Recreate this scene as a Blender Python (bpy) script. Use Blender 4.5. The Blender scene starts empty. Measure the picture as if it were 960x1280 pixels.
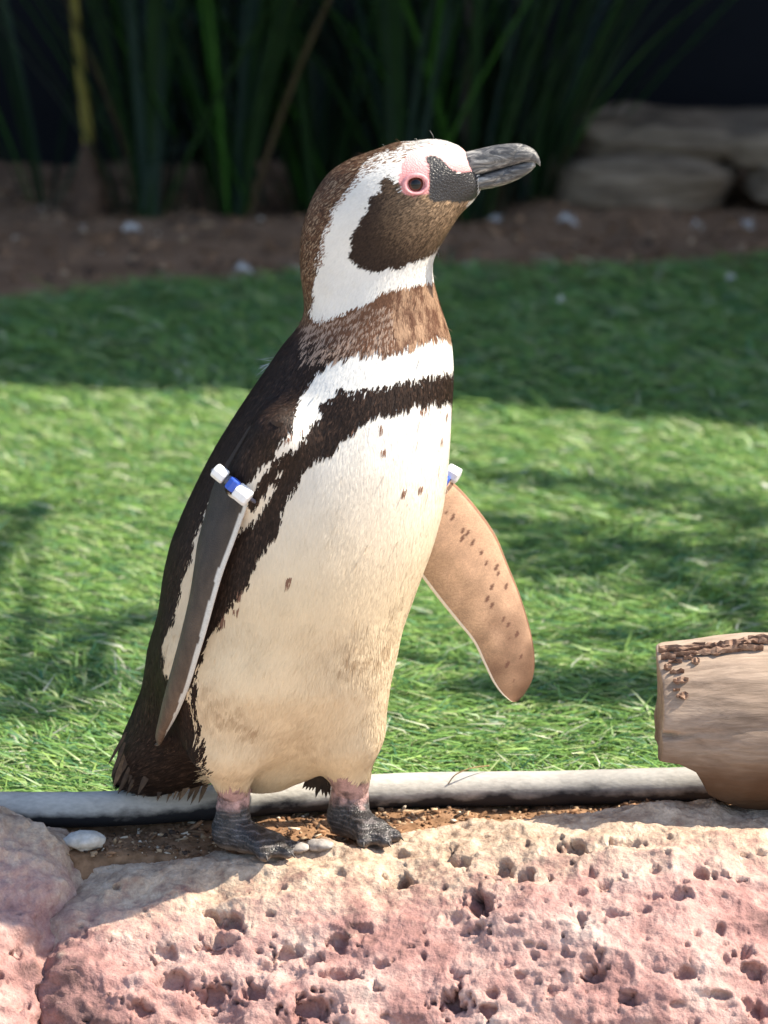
import bpy, math, random
import numpy as np
from mathutils import Vector, Matrix
from mathutils.bvhtree import BVHTree

SC = bpy.context.scene
COL = SC.collection
R = math.radians
RNG = np.random.default_rng(7)
random.seed(7)

# ------------------------------------------------------------------ camera
FPX = 5614.0                       # focal length in photo pixels (960 wide)
PITCH = R(13.0)
CAM = np.array([0.0, -3.8975, 1.2009])
FWD = np.array([0.0, math.cos(PITCH), -math.sin(PITCH)])
UPV = np.array([0.0, math.sin(PITCH), math.cos(PITCH)])
cam_d = bpy.data.cameras.new('camera')
cam_d.sensor_fit = 'HORIZONTAL'
cam_d.sensor_width = 36.0
cam_d.lens = FPX / 960.0 * 36.0
cam_d.clip_start = 0.1
cam_d.clip_end = 500.0
cam_d.dof.use_dof = True
cam_d.dof.focus_distance = 3.97
cam_d.dof.aperture_fstop = 10.0
cam_o = bpy.data.objects.new('camera', cam_d)
COL.objects.link(cam_o)
cam_o.location = CAM
cam_o.rotation_euler = (R(90) - PITCH, 0, 0)
SC.camera = cam_o

# ------------------------------------------------------------------ sky, sun, exposure
SUN_EL, SUN_AZ = R(51), R(3)      # azimuth from +x (right of the picture) towards +y (away)
SUND = np.array([math.cos(SUN_EL) * math.cos(SUN_AZ), math.cos(SUN_EL) * math.sin(SUN_AZ), math.sin(SUN_EL)])
W = bpy.data.worlds.new('World')
SC.world = W
W.use_nodes = True
wn = W.node_tree.nodes
wn.clear()
sky = wn.new('ShaderNodeTexSky')
sky.sky_type = 'NISHITA'
sky.sun_disc = False
sky.sun_elevation = SUN_EL
sky.sun_rotation = math.atan2(SUND[0], SUND[1])
bg = wn.new('ShaderNodeBackground')
bg.inputs['Strength'].default_value = 0.135
wo = wn.new('ShaderNodeOutputWorld')
W.node_tree.links.new(sky.outputs[0], bg.inputs[0])
W.node_tree.links.new(bg.outputs[0], wo.inputs[0])
sun_d = bpy.data.lights.new('sun', 'SUN')
sun_d.energy = 4.8
sun_d.angle = R(0.55)
sun_d.color = (1.0, 0.91, 0.76)
sun_o = bpy.data.objects.new('sun', sun_d)
COL.objects.link(sun_o)
sun_o.rotation_euler = Vector(SUND).to_track_quat('Z', 'Y').to_euler()
sun_o.location = SUND * 8
SC.view_settings.view_transform = 'Standard'
SC.view_settings.look = 'None'
SC.view_settings.exposure = 1.1
SC.view_settings.gamma = 1.0
SC.cycles.max_bounces = 8
SC.cycles.use_denoising = True

# ------------------------------------------------------------------ pixel helpers
def ray(px, py):
    d = FPX * FWD + (px - 480.0) * np.array([1.0, 0, 0]) - (py - 640.0) * UPV
    return d / np.linalg.norm(d)
def P(px, py, Y):                  # point on the upright plane y = Y
    d = ray(px, py)
    return CAM + d * ((Y - CAM[1]) / d[1])
def G(px, py, z=0.0):              # point on the level plane z
    d = ray(px, py)
    return CAM + d * ((z - CAM[2]) / d[2])
def proj(p):                       # world points (n,3) -> photo pixels
    q = p - CAM
    zf = q @ FWD
    return 480 + FPX * q[:, 0] / zf, 640 - FPX * (q @ UPV) / zf

# ------------------------------------------------------------------ noise
def _hash(i, j, k, seed):
    h = (i.astype(np.int64) * 374761393 + j.astype(np.int64) * 668265263 + k.astype(np.int64) * 2147483647 + seed * 974711) & 0xffffffff
    h = ((h ^ (h >> 13)) * 1274126177) & 0xffffffff
    h = (h ^ (h >> 16)) & 0xffffffff
    return h.astype(np.float64) / 4294967295.0
def vnoise(p, seed=0):
    p = np.asarray(p, float)
    f = np.floor(p)
    t = p - f
    t = t * t * (3 - 2 * t)
    i, j, k = f[..., 0], f[..., 1], f[..., 2]
    r = 0
    for a in (0, 1):
        wa = t[..., 0] if a else 1 - t[..., 0]
        for b in (0, 1):
            wb = t[..., 1] if b else 1 - t[..., 1]
            for c in (0, 1):
                wc = t[..., 2] if c else 1 - t[..., 2]
                r = r + wa * wb * wc * _hash(i + a, j + b, k + c, seed)
    return r * 2 - 1
def fbm(p, oct=4, seed=0, gain=0.5):
    p = np.asarray(p, float)
    r, a = 0, 1.0
    for o in range(oct):
        r = r + a * vnoise(p * 2 ** o + 17.3 * o, seed + o)
        a *= gain
    return r
def sstep(a, b, x):
    t = np.clip((x - a) / (b - a), 0, 1)
    return t * t * (3 - 2 * t)

# ------------------------------------------------------------------ mesh helpers
def mesh(name, v, f, smooth=True):
    v = np.asarray(v, np.float32)
    f = np.asarray(f, np.int32)
    n = f.shape[1]
    me = bpy.data.meshes.new(name)
    me.vertices.add(len(v))
    me.vertices.foreach_set('co', v.ravel())
    me.loops.add(f.size)
    me.loops.foreach_set('vertex_index', f.ravel())
    me.polygons.add(len(f))
    me.polygons.foreach_set('loop_start', np.arange(len(f), dtype=np.int32) * n)
    me.polygons.foreach_set('loop_total', np.full(len(f), n, np.int32))
    me.update(calc_edges=True)
    me.validate()
    if smooth:
        me.polygons.foreach_set('use_smooth', np.ones(len(me.polygons), bool))
    return me
def color_attr(me, c, name='col'):
    c = np.asarray(c, np.float32)
    if c.shape[1] == 3:
        c = np.concatenate([c, np.ones((len(c), 1), np.float32)], 1)
    a = me.attributes.new(name, 'FLOAT_COLOR', 'POINT')
    a.data.foreach_set('color', c.ravel())
def float_attr(me, x, name):
    a = me.attributes.new(name, 'FLOAT', 'POINT')
    a.data.foreach_set('value', np.asarray(x, np.float32))
def obj(name, me, mat=None, parent=None, label=None, cat=None, group=None, kind=None, loc=None):
    o = bpy.data.objects.new(name, me)
    COL.objects.link(o)
    if mat is not None and me is not None and len(me.materials) == 0:
        me.materials.append(mat)
    if parent is not None:
        o.parent = parent
    if loc is not None:
        o.location = loc
    for k, x in (('label', label), ('category', cat), ('group', group), ('kind', kind)):
        if x:
            o[k] = x
    return o
def grid_faces(nu, nv, wrap_v=False):
    i, j = np.meshgrid(np.arange(nu - 1), np.arange(nv if wrap_v else nv - 1), indexing='ij')
    j2 = (j + 1) % nv
    return np.stack([i * nv + j, (i + 1) * nv + j, (i + 1) * nv + j2, i * nv + j2], -1).reshape(-1, 4)
def loft(rings, cap=True):         # rings (n, m, 3) closed around m; caps as a fan of quads (degenerate-free centre points)
    rings = np.asarray(rings, float)
    n, m, _ = rings.shape
    v = rings.reshape(-1, 3)
    f = [tuple(x) for x in grid_faces(n, m, True)]
    v = list(map(tuple, v))
    tri = []
    if cap:
        for r0, flip in ((0, False), (n - 1, True)):
            c = rings[r0].mean(0)
            ci = len(v)
            v.append(tuple(c))
            for j in range(m):
                a, b = r0 * m + j, r0 * m + (j + 1) % m
                tri.append((ci, a, b) if not flip else (ci, b, a))
    me = bpy.data.meshes.new('loft')
    me.from_pydata(v, [], f + tri)
    me.update()
    me.polygons.foreach_set('use_smooth', np.ones(len(me.polygons), bool))
    return me
def frame_of(t):
    t = np.asarray(t, float)
    t = t / np.linalg.norm(t)
    a = np.array([0, 0, 1.0]) if abs(t[2]) < 0.9 else np.array([1.0, 0, 0])
    u = np.cross(a, t)
    u /= np.linalg.norm(u)
    return u, np.cross(t, u)
def tube_rings(pts, rad, m=10, rough=0.0, seed=0):
    pts = np.asarray(pts, float)
    rad = np.broadcast_to(np.asarray(rad, float), (len(pts),))
    tg = np.gradient(pts, axis=0)
    out = []
    th = np.arange(m) / m * 2 * math.pi
    for p, t, r in zip(pts, tg, rad):
        u, w = frame_of(t)
        ring = p + r * (np.cos(th)[:, None] * u + np.sin(th)[:, None] * w)
        if rough:
            ring = p + (ring - p) * (1 + rough * vnoise(ring / max(r, 1e-4) * 1.3, seed))[:, None]
        out.append(ring)
    return np.array(out)
def spline(cp, n):                 # catmull-rom through control points (any dimension)
    cp = np.asarray(cp, float)
    k = len(cp)
    e = np.concatenate([[2 * cp[0] - cp[1]], cp, [2 * cp[-1] - cp[-2]]])
    t = np.linspace(0, k - 1 - 1e-9, n)
    i = t.astype(int)
    u = (t - i)[:, None]
    p0, p1, p2, p3 = e[i], e[i + 1], e[i + 2], e[i + 3]
    return 0.5 * (2 * p1 + (p2 - p0) * u + (2 * p0 - 5 * p1 + 4 * p2 - p3) * u ** 2 + (3 * p1 - p0 - 3 * p2 + p3) * u ** 3)

def surface_nets(F, org, h):       # F < 0 inside
    s = F < 0
    nx, ny, nz = F.shape
    c = s[:-1, :-1, :-1].astype(np.int8)
    cnt = np.zeros((nx - 1, ny - 1, nz - 1), np.int8)
    for a in (0, 1):
        for b in (0, 1):
            for d in (0, 1):
                cnt += s[a:nx - 1 + a, b:ny - 1 + b, d:nz - 1 + d]
    act = np.argwhere((cnt > 0) & (cnt < 8))
    idx = -np.ones(cnt.shape, np.int64)
    idx[tuple(act.T)] = np.arange(len(act))
    acc = np.zeros((len(act), 3))
    num = np.zeros(len(act))
    cor = [(a, b, d) for a in (0, 1) for b in (0, 1) for d in (0, 1)]
    val = {k: F[act[:, 0] + k[0], act[:, 1] + k[1], act[:, 2] + k[2]] for k in cor}
    for k in cor:
        for ax in range(3):
            if k[ax] == 0:
                k2 = list(k)
                k2[ax] = 1
                k2 = tuple(k2)
                f0, f1 = val[k], val[k2]
                m = (f0 < 0) != (f1 < 0)
                t = np.where(m, f0 / np.where(m, f0 - f1, 1), 0)
                q = np.array(k, float)[None].repeat(len(act), 0)
                q[:, ax] += t
                acc[m] += q[m]
                num[m] += 1
    v = org + (act + acc / num[:, None]) * h
    faces = []
    for ax in range(3):
        b, c2 = (ax + 1) % 3, (ax + 2) % 3
        sl0 = [slice(1, -1)] * 3
        sl1 = [slice(1, -1)] * 3
        sl0[ax] = slice(0, -1)
        sl1[ax] = slice(1, None)
        S0, S1 = s[tuple(sl0)], s[tuple(sl1)]
        e = np.argwhere(S0 != S1)
        flip = S0[tuple(e.T)]
        g = e + 1
        g[:, ax] -= 1
        def cell(db, dc):
            q = g.copy()
            q[:, b] += db
            q[:, c2] += dc
            return idx[tuple(q.T)]
        q = np.stack([cell(-1, -1), cell(0, -1), cell(0, 0), cell(-1, 0)], 1)
        q[~flip] = q[~flip][:, ::-1]
        faces.append(q)
    return v, np.concatenate(faces)
def smin(a, b, k):
    h = np.maximum(k - np.abs(a - b), 0) / k
    return np.minimum(a, b) - h * h * k * 0.25
def sd_cone(X, a, b, ra, rb, squash=None):      # rounded cone between two points (approximate)
    a, b = np.asarray(a), np.asarray(b)
    ab = b - a
    pa = X - a
    t = np.clip((pa @ ab) / (ab @ ab), 0, 1)
    d = pa - t[..., None] * ab
    if squash is not None:                       # (direction, factor): thinner along that direction
        n, k = squash
        n = np.asarray(n) / np.linalg.norm(n)
        d = d + (d @ n)[..., None] * n * (1 / k - 1)
    return np.linalg.norm(d, axis=-1) - (ra + (rb - ra) * t)

def join_cone(F, X, org, h, k, a, b, ra, rb, squash=None):     # smooth union, evaluated only near the cone
    a, b = np.asarray(a, float), np.asarray(b, float)
    m = max(ra, rb) + k + 0.012
    lo = np.clip(((np.minimum(a, b) - m - org) / h).astype(int), 0, np.array(F.shape) - 1)
    hi = np.clip(((np.maximum(a, b) + m - org) / h).astype(int) + 2, 1, np.array(F.shape))
    sl = tuple(slice(int(x), int(y)) for x, y in zip(lo, hi))
    F[sl] = smin(F[sl], sd_cone(X[sl], a, b, ra, rb, squash).astype(F.dtype), k)
    return F

# ------------------------------------------------------------------ materials
class NT:
    def __init__(self, name):
        self.m = bpy.data.materials.new(name)
        self.m.use_nodes = True
        self.t = self.m.node_tree
        self.t.nodes.clear()
        self.out = self.n('ShaderNodeOutputMaterial')
        self.b = self.n('ShaderNodeBsdfPrincipled')
        self.l(self.b.outputs[0], self.out.inputs[0])
    def n(self, k, **kw):
        x = self.t.nodes.new(k)
        for a, b in kw.items():
            setattr(x, a, b)
        return x
    def l(self, a, b):
        self.t.links.new(a, b)
    def set(self, **kw):
        for a, b in kw.items():
            self.b.inputs[a.replace('_', ' ')].default_value = b
        return self
    def coord(self, kind='Object', scale=(1, 1, 1)):
        tc = self.n('ShaderNodeTexCoord')
        mp = self.n('ShaderNodeMapping')
        mp.inputs['Scale'].default_value = scale
        self.l(tc.outputs[kind], mp.inputs[0])
        return mp.outputs[0]
    def noise(self, co, scale, detail=5, rough=0.55, dist=0.0):
        x = self.n('ShaderNodeTexNoise')
        x.inputs['Scale'].default_value = scale
        x.inputs['Detail'].default_value = detail
        x.inputs['Roughness'].default_value = rough
        x.inputs['Distortion'].default_value = dist
        self.l(co, x.inputs['Vector'])
        return x.outputs['Fac']
    def ramp(self, fac, stops):
        x = self.n('ShaderNodeValToRGB')
        e = x.color_ramp.elements
        while len(e) > 1:
            e.remove(e[0])
        e[0].position, e[0].color = stops[0][0], (*stops[0][1], 1)
        for p, c in stops[1:]:
            q = e.new(p)
            q.color = (*c, 1)
        self.l(fac, x.inputs[0])
        return x.outputs[0]
    def mix(self, fac, a, b, mode='MIX'):
        x = self.n('ShaderNodeMix', data_type='RGBA', blend_type=mode)
        for s, q in ((0, fac), (6, a), (7, b)):
            if hasattr(q, 'is_linked'):
                self.l(q, x.inputs[s])
            else:
                x.inputs[s].default_value = q if s == 0 else (*q, 1)
        return x.outputs[2]
    def math(self, op, a, b=0.0):
        x = self.n('ShaderNodeMath', operation=op)
        for s, q in ((0, a), (1, b)):
            if hasattr(q, 'is_linked'):
                self.l(q, x.inputs[s])
            else:
                x.inputs[s].default_value = q
        return x.outputs[0]
    def bump(self, h, strength=0.3, dist=0.002):
        x = self.n('ShaderNodeBump')
        x.inputs['Strength'].default_value = strength
        x.inputs['Distance'].default_value = dist
        self.l(h, x.inputs['Height'])
        self.l(x.outputs[0], self.b.inputs['Normal'])
    def color(self, c):
        self.l(c, self.b.inputs['Base Color'])
        return self
    def attr(self, name):
        x = self.n('ShaderNodeAttribute', attribute_name=name)
        return x

def mat_attr(name, rough, spec=0.4, bump=None, sheen=0.0, transl=0.0):
    t = NT(name)
    a = t.attr('col')
    t.color(a.outputs['Color'])
    t.set(Roughness=rough, Specular_IOR_Level=spec)
    if sheen:
        t.set(Sheen_Weight=sheen, Sheen_Roughness=0.4)
    if bump:
        t.bump(t.noise(t.coord(), bump[0], 6), bump[1], bump[2])
    if transl:
        tr = t.n('ShaderNodeBsdfTranslucent')
        t.l(a.outputs['Color'], tr.inputs[0])
        mx = t.n('ShaderNodeMixShader')
        mx.inputs[0].default_value = transl
        t.l(t.b.outputs[0], mx.inputs[1])
        t.l(tr.outputs[0], mx.inputs[2])
        t.l(mx.outputs[0], t.out.inputs[0])
    return t.m

def mat_body():
    t = NT('penguin_skin')
    a = t.attr('col')
    s = t.attr('skin').outputs['Fac']
    co = t.coord()
    fine = t.noise(co, 900, 3)
    t.color(t.mix(0.35, a.outputs['Color'], t.ramp(fine, [(0.3, (0.6, 0.6, 0.6)), (0.7, (1.25, 1.25, 1.25))]), 'MULTIPLY'))
    v = t.n('ShaderNodeTexVoronoi', feature='DISTANCE_TO_EDGE')
    v.inputs['Scale'].default_value = 420
    t.l(co, v.inputs['Vector'])
    h = t.math('MULTIPLY', t.math('MINIMUM', v.outputs['Distance'], 0.25), s)
    t.bump(t.math('ADD', t.math('MULTIPLY', h, 3.0), t.math('MULTIPLY', fine, 0.4)), 0.45, 0.0012)
    rr = t.math('SUBTRACT', 0.72, t.math('MULTIPLY', s, 0.34))
    t.l(rr, t.b.inputs['Roughness'])
    t.set(Specular_IOR_Level=0.4, Subsurface_Weight=0.0)
    return t.m
M_BODY = mat_body()
M_PLUME = mat_attr('plumage', 0.6, 0.2, transl=0.12)
M_GRASS = mat_attr('turf_blades', 0.42, 0.4, transl=0.32)
M_LEAF = mat_attr('leaf', 0.45, 0.4, transl=0.2)
M_CRUMB = mat_attr('crumbs', 0.9, 0.2)

def mat_soil():
    t = NT('soil')
    co = t.coord()
    n1, n2 = t.noise(co, 14, 6), t.noise(co, 160, 5)
    c = t.ramp(n1, [(0.3, (0.15, 0.088, 0.052)), (0.55, (0.23, 0.138, 0.083)), (0.75, (0.31, 0.195, 0.12))])
    t.color(t.mix(0.5, c, t.ramp(n2, [(0.3, (0.45, 0.45, 0.45)), (0.7, (1.3, 1.25, 1.2))]), 'MULTIPLY'))
    t.set(Roughness=0.95, Specular_IOR_Level=0.15)
    t.bump(n2, 0.8, 0.004)
    return t.m
M_SOIL = mat_soil()

def mat_rock():
    t = NT('pitted_pink_rock')
    co = t.coord()
    dust = t.attr('dust').outputs['Fac']
    n1, n2, n3 = t.noise(co, 13, 8, 0.68), t.noise(co, 55, 7, 0.68), t.noise(co, 420, 4, 0.6)
    pink = t.ramp(n1, [(0.32, (0.16, 0.092, 0.084)), (0.43, (0.35, 0.19, 0.168)), (0.54, (0.47, 0.295, 0.255)), (0.68, (0.55, 0.42, 0.36))])
    sand = t.ramp(n2, [(0.3, (0.32, 0.215, 0.15)), (0.55, (0.50, 0.375, 0.275)), (0.75, (0.62, 0.50, 0.39))])
    m = t.math('ADD', dust, t.math('MULTIPLY', t.math('SUBTRACT', n2, 0.5), 1.1))
    mr = t.n('ShaderNodeMapRange', clamp=True)
    mr.inputs[1].default_value, mr.inputs[2].default_value = 0.3, 0.75
    t.l(m, mr.inputs[0])
    c = t.mix(mr.outputs[0], pink, sand)
    c = t.mix(0.55, c, t.ramp(n2, [(0.3, (0.55, 0.52, 0.52)), (0.48, (0.95, 0.95, 0.95)), (0.7, (1.2, 1.2, 1.2))]), 'MULTIPLY')
    c = t.mix(0.35, c, t.ramp(n3, [(0.3, (0.55, 0.55, 0.55)), (0.7, (1.25, 1.25, 1.25))]), 'MULTIPLY')
    t.color(c)
    t.set(Roughness=0.92, Specular_IOR_Level=0.2)
    t.bump(t.math('ADD', n3, t.math('MULTIPLY', n2, 1.5)), 0.6, 0.003)
    return t.m
M_ROCK = mat_rock()

def simple(name, c1, c2, scale, rough=0.8, bump=0.3, bd=0.002, spec=0.3, stretch=(1, 1, 1)):
    t = NT(name)
    n = t.noise(t.coord(scale=stretch), scale, 6, 0.6)
    t.color(t.ramp(n, [(0.3, c1), (0.7, c2)]))
    t.set(Roughness=rough, Specular_IOR_Level=spec)
    t.bump(n, bump, bd)
    return t.m

# ================================================================== SETTING
# one ground sheet: raised bed behind the rock edge, lower ground on the visitors' side
def build_ground():
    ys = np.array([-60, -8, -2, -0.8, -0.62, -0.36, -0.14, 0.0, 0.3, 1, 3, 5, 10, 60.0])
    zs = np.array([-0.45, -0.45, -0.45, -0.45, -0.45, -0.42, -0.075, -0.03, -0.03, -0.03, -0.03, -0.03, -0.03, -0.03])
    xs = np.array([-60, -10, -3, -1, 0, 1, 3, 10, 60.0])
    v = np.array([[x, y, z] for y, z in zip(ys, zs) for x in xs])
    me = mesh('ground', v, grid_faces(len(ys), len(xs))[:, ::-1], False)
    obj('ground', me, M_SOIL, kind='structure')
build_ground()
def build_bounce_slab():
    v = np.array([[-9, -9, -0.44], [9, -9, -0.44], [9, -0.63, -0.44], [-9, -0.63, -0.44]], float)
    obj('bounce_slab', mesh('bounce_slab', v, np.array([[0, 1, 2, 3]]), False), simple('bounce_concrete', (0.42, 0.38, 0.33), (0.58, 0.53, 0.46), 8, 0.9, 0.3, 0.003), kind='structure')  # pale slab added out of view to bounce warm fill onto the belly
build_bounce_slab()

LAWN_F, LAWN_B = 0.075, 3.02
def lawn_front(x):                 # the lawn starts just behind the pipe
    return 0.085 + 0.06 * (x + 0.34) / 0.68
def lawn_back(x):
    return 2.98 - 0.30 * np.exp(-((x + 0.75) / 0.45) ** 2) + 0.10 * np.clip(x, -1, 2) + 0.05 * vnoise(np.stack([x * 5, x * 0, x * 0], -1), 3)
def build_lawn():
    nx, ny = 160, 180
    xs = np.linspace(-1.7, 1.9, nx)
    u = np.linspace(0, 1, ny)
    X = np.broadcast_to(xs[None, :], (ny, nx))
    Yy = lawn_front(X) + (lawn_back(X) - lawn_front(X)) * u[:, None]
    Z = 0.002 + 0.006 * vnoise(np.stack([X * 9, Yy * 9, X * 0], -1), 1)
    v = np.stack([X, Yy, Z], -1).reshape(-1, 3)
    me = mesh('lawn', v, grid_faces(ny, nx)[:, ::-1])
    m = simple('lawn_backing', (0.014, 0.04, 0.014), (0.035, 0.09, 0.03), 60, 0.9)
    return obj('lawn', me, m, kind='structure')
build_lawn()

def build_blades():
    zones = [(0.0, 0.9, 56000, 0.72, 1.0), (0.9, 1.8, 40000, 1.0, 1.0), (1.8, 3.2, 19000, 1.4, 1.15)]
    roots, big = [], []
    for y0, y1, den, hw, sc in zones:
        n = int(den * (y1 - y0) * hw * 2)
        x = RNG.uniform(-hw, hw + 0.05, n)
        y = RNG.uniform(y0, y1, n)
        k = (y > lawn_front(x) - 0.004) & (y < lawn_back(x) + RNG.normal(0, 0.02, n))
        roots.append(np.stack([x, y], 1)[k])
        big.append(np.full(k.sum(), sc))
    r = np.concatenate(roots)
    big = np.concatenate(big)
    n = len(r)
    q = np.stack([r[:, 0] * 6, r[:, 1] * 6, r[:, 0] * 0], -1)
    clump0 = vnoise(q * 4.0, 19)
    ang = math.pi * (vnoise(q, 11) * 0.30 + 0.95) + 0.9 * clump0 + RNG.normal(0, 0.5, n) + np.where(RNG.random(n) < 0.3, math.pi, 0)
    clump = vnoise(q * 5, 12)
    L = (0.026 + 0.024 * RNG.random(n) + 0.006 * clump) * big * np.where(RNG.random(n) < 0.02, 1.35, 1)
    flat = np.clip(RNG.beta(2.8, 1.1, n) + 0.15 * clump, 0.05, 1.0)      # 1: lies flat
    w = RNG.uniform(0.0007, 0.0016, n) * big
    d = np.stack([np.cos(ang), np.sin(ang) * 0.55, 0 * ang], 1)
    d[:, 1] = np.where(r[:, 1] < lawn_front(r[:, 0]) + 0.05, np.abs(d[:, 1]) - 0.08, d[:, 1])
    d /= np.linalg.norm(d, axis=1)[:, None]
    side = np.stack([-d[:, 1], d[:, 0], RNG.normal(0, 0.35, n)], 1)
    side /= np.linalg.norm(side, axis=1)[:, None]
    up = np.array([0, 0, 1.0])
    base = np.stack([r[:, 0], r[:, 1], np.full(n, -0.002)], 1)
    e0 = R(70) - flat * R(54)
    e1 = R(34) - flat * R(48)
    p = base
    V = [base + side * w[:, None], base - side * w[:, None]]
    for e, frac, ww in ((e0, 0.42, 1.0), (e1, 0.58, 0.22)):
        p = p + (np.cos(e)[:, None] * d + np.sin(e)[:, None] * up) * (L * frac)[:, None]
        p[:, 2] = np.maximum(p[:, 2], 0.004 + 0.012 * RNG.random(n))
        V += [p + side * (w * ww)[:, None], p - side * (w * ww)[:, None]]
    v = np.stack(V, 1).reshape(-1, 3)
    o = np.arange(n)[:, None] * 6
    f = np.concatenate([o + np.array([0, 1, 3, 2]), o + np.array([2, 3, 5, 4])])
    me = mesh('grass_blades', v, f)
    pal = np.array([[0.145, 0.285, 0.075], [0.19, 0.34, 0.085], [0.09, 0.22, 0.10], [0.26, 0.40, 0.10], [0.38, 0.45, 0.21], [0.52, 0.54, 0.40]])
    c = pal[RNG.choice(6, n, p=[0.23, 0.24, 0.18, 0.18, 0.12, 0.05])] * RNG.uniform(0.8, 1.2, (n, 1))  # palest tones: pale blades, with sun glints painted into the colour
    c = np.repeat(c, 6, 0)
    color_attr(me, c)
    obj('grass_blades', me, M_GRASS, label='long matted green artificial turf blades covering the lawn', cat='grass', kind='stuff')
build_blades()

# dirt strip between rock and pipe, built as an uneven sheet
def dirt_z(X, Yy):
    q = np.stack([X * 30, Yy * 30, X * 0], -1)
    return -0.006 + 0.004 * fbm(q, 4, 5) + 0.012 * sstep(0.1, 0.35, X) + 0.004 * sstep(0.02, 0.08, Yy) - 0.09 * sstep(-0.04, -0.10, Yy)
def build_dirt():
    nx, ny = 420, 70
    X, Yy = np.meshgrid(np.linspace(-0.75, 0.8, nx), np.linspace(-0.11, 0.17, ny))
    v = np.stack([X, Yy, dirt_z(X, Yy)], -1).reshape(-1, 3)
    obj('dirt_strip', mesh('dirt_strip', v, grid_faces(ny, nx)[:, ::-1]), simple('dry_dirt', (0.13, 0.07, 0.036), (0.34, 0.20, 0.115), 90, 0.95, 0.7, 0.004, 0.1), kind='structure')
build_dirt()
def crumbs(name, label, xs, ys, zf, n, s0, s1, pal, probs):
    x = RNG.uniform(*xs, n)
    y = RNG.uniform(*ys, n)
    s = s0 + (s1 - s0) * RNG.random(n) ** 3
    base = np.array([[-1, -1, -1], [1, -1, -1], [1, 1, -1], [-1, 1, -1], [-1, -1, 1], [1, -1, 1], [1, 1, 1], [-1, 1, 1]], float)
    v = base[None] * RNG.uniform(0.45, 1.0, (n, 8, 1))
    asp = np.stack([RNG.uniform(0.6, 1.0, n) + (RNG.random(n) < 0.25) * RNG.uniform(0.8, 2.6, n), RNG.uniform(0.4, 0.9, n), RNG.uniform(0.25, 0.7, n)], 1)
    v = v * asp[:, None, :] * s[:, None, None]
    a = RNG.uniform(0, 6.28, n)
    tl = RNG.normal(0, 0.4, n)
    ca, sa, ct, st = np.cos(a), np.sin(a), np.cos(tl), np.sin(tl)
    vx, vy, vz = v[..., 0], v[..., 1], v[..., 2]
    vx, vz = vx * ct[:, None] - vz * st[:, None], vx * st[:, None] + vz * ct[:, None]
    v = np.stack([vx * ca[:, None] - vy * sa[:, None], vx * sa[:, None] + vy * ca[:, None], vz], -1)
    v += np.stack([x, y, zf(x, y) + s * 0.15], -1)[:, None, :]
    f = np.array([[0, 3, 2, 1], [4, 5, 6, 7], [0, 1, 5, 4], [1, 2, 6, 5], [2, 3, 7, 6], [3, 0, 4, 7]])
    F = (np.arange(n)[:, None, None] * 8 + f).reshape(-1, 4)
    me = mesh(name, v.reshape(-1, 3), F, False)
    c = np.array(pal)[RNG.choice(len(pal), n, p=probs)] * RNG.uniform(0.7, 1.25, (n, 1))
    color_attr(me, np.repeat(c, 8, 0))
    return obj(name, me, M_CRUMB, label=label, cat='soil', kind='stuff')
CP = [[0.16, 0.085, 0.045], [0.28, 0.16, 0.09], [0.42, 0.29, 0.18], [0.06, 0.04, 0.03], [0.62, 0.52, 0.40]]
crumbs('dirt_crumbs', 'crumbs and wood chips on the brown dirt strip beside the pipe', (-0.55, 0.65), (-0.045, 0.14), dirt_z, 9000, 0.0008, 0.0042, CP, [0.35, 0.3, 0.18, 0.1, 0.07])

# soil bed behind the lawn
def bed_z(X, Yy):
    q = np.stack([X * 7, Yy * 7, X * 0], -1)
    return 0.004 + 0.018 * (fbm(q, 4, 9) + 0.4) * sstep(2.9, 3.3, Yy)
def build_bed():
    nx, ny = 200, 110
    X, Yy = np.meshgrid(np.linspace(-3.0, 3.0, nx), np.linspace(2.7, 5.6, ny))
    v = np.stack([X, Yy, bed_z(X, Yy) - 0.02 * (1 - sstep(2.7, 2.85, Yy))], -1).reshape(-1, 3)
    obj('soil_bed', mesh('soil_bed', v, grid_faces(ny, nx)[:, ::-1]), M_SOIL, kind='structure')
build_bed()
crumbs('bed_litter', 'crumbly litter on the shaded brown soil bed behind the lawn', (-1.2, 1.2), (2.85, 3.7), bed_z, 5000, 0.002, 0.009, CP, [0.5, 0.32, 0.05, 0.12, 0.01])

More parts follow.
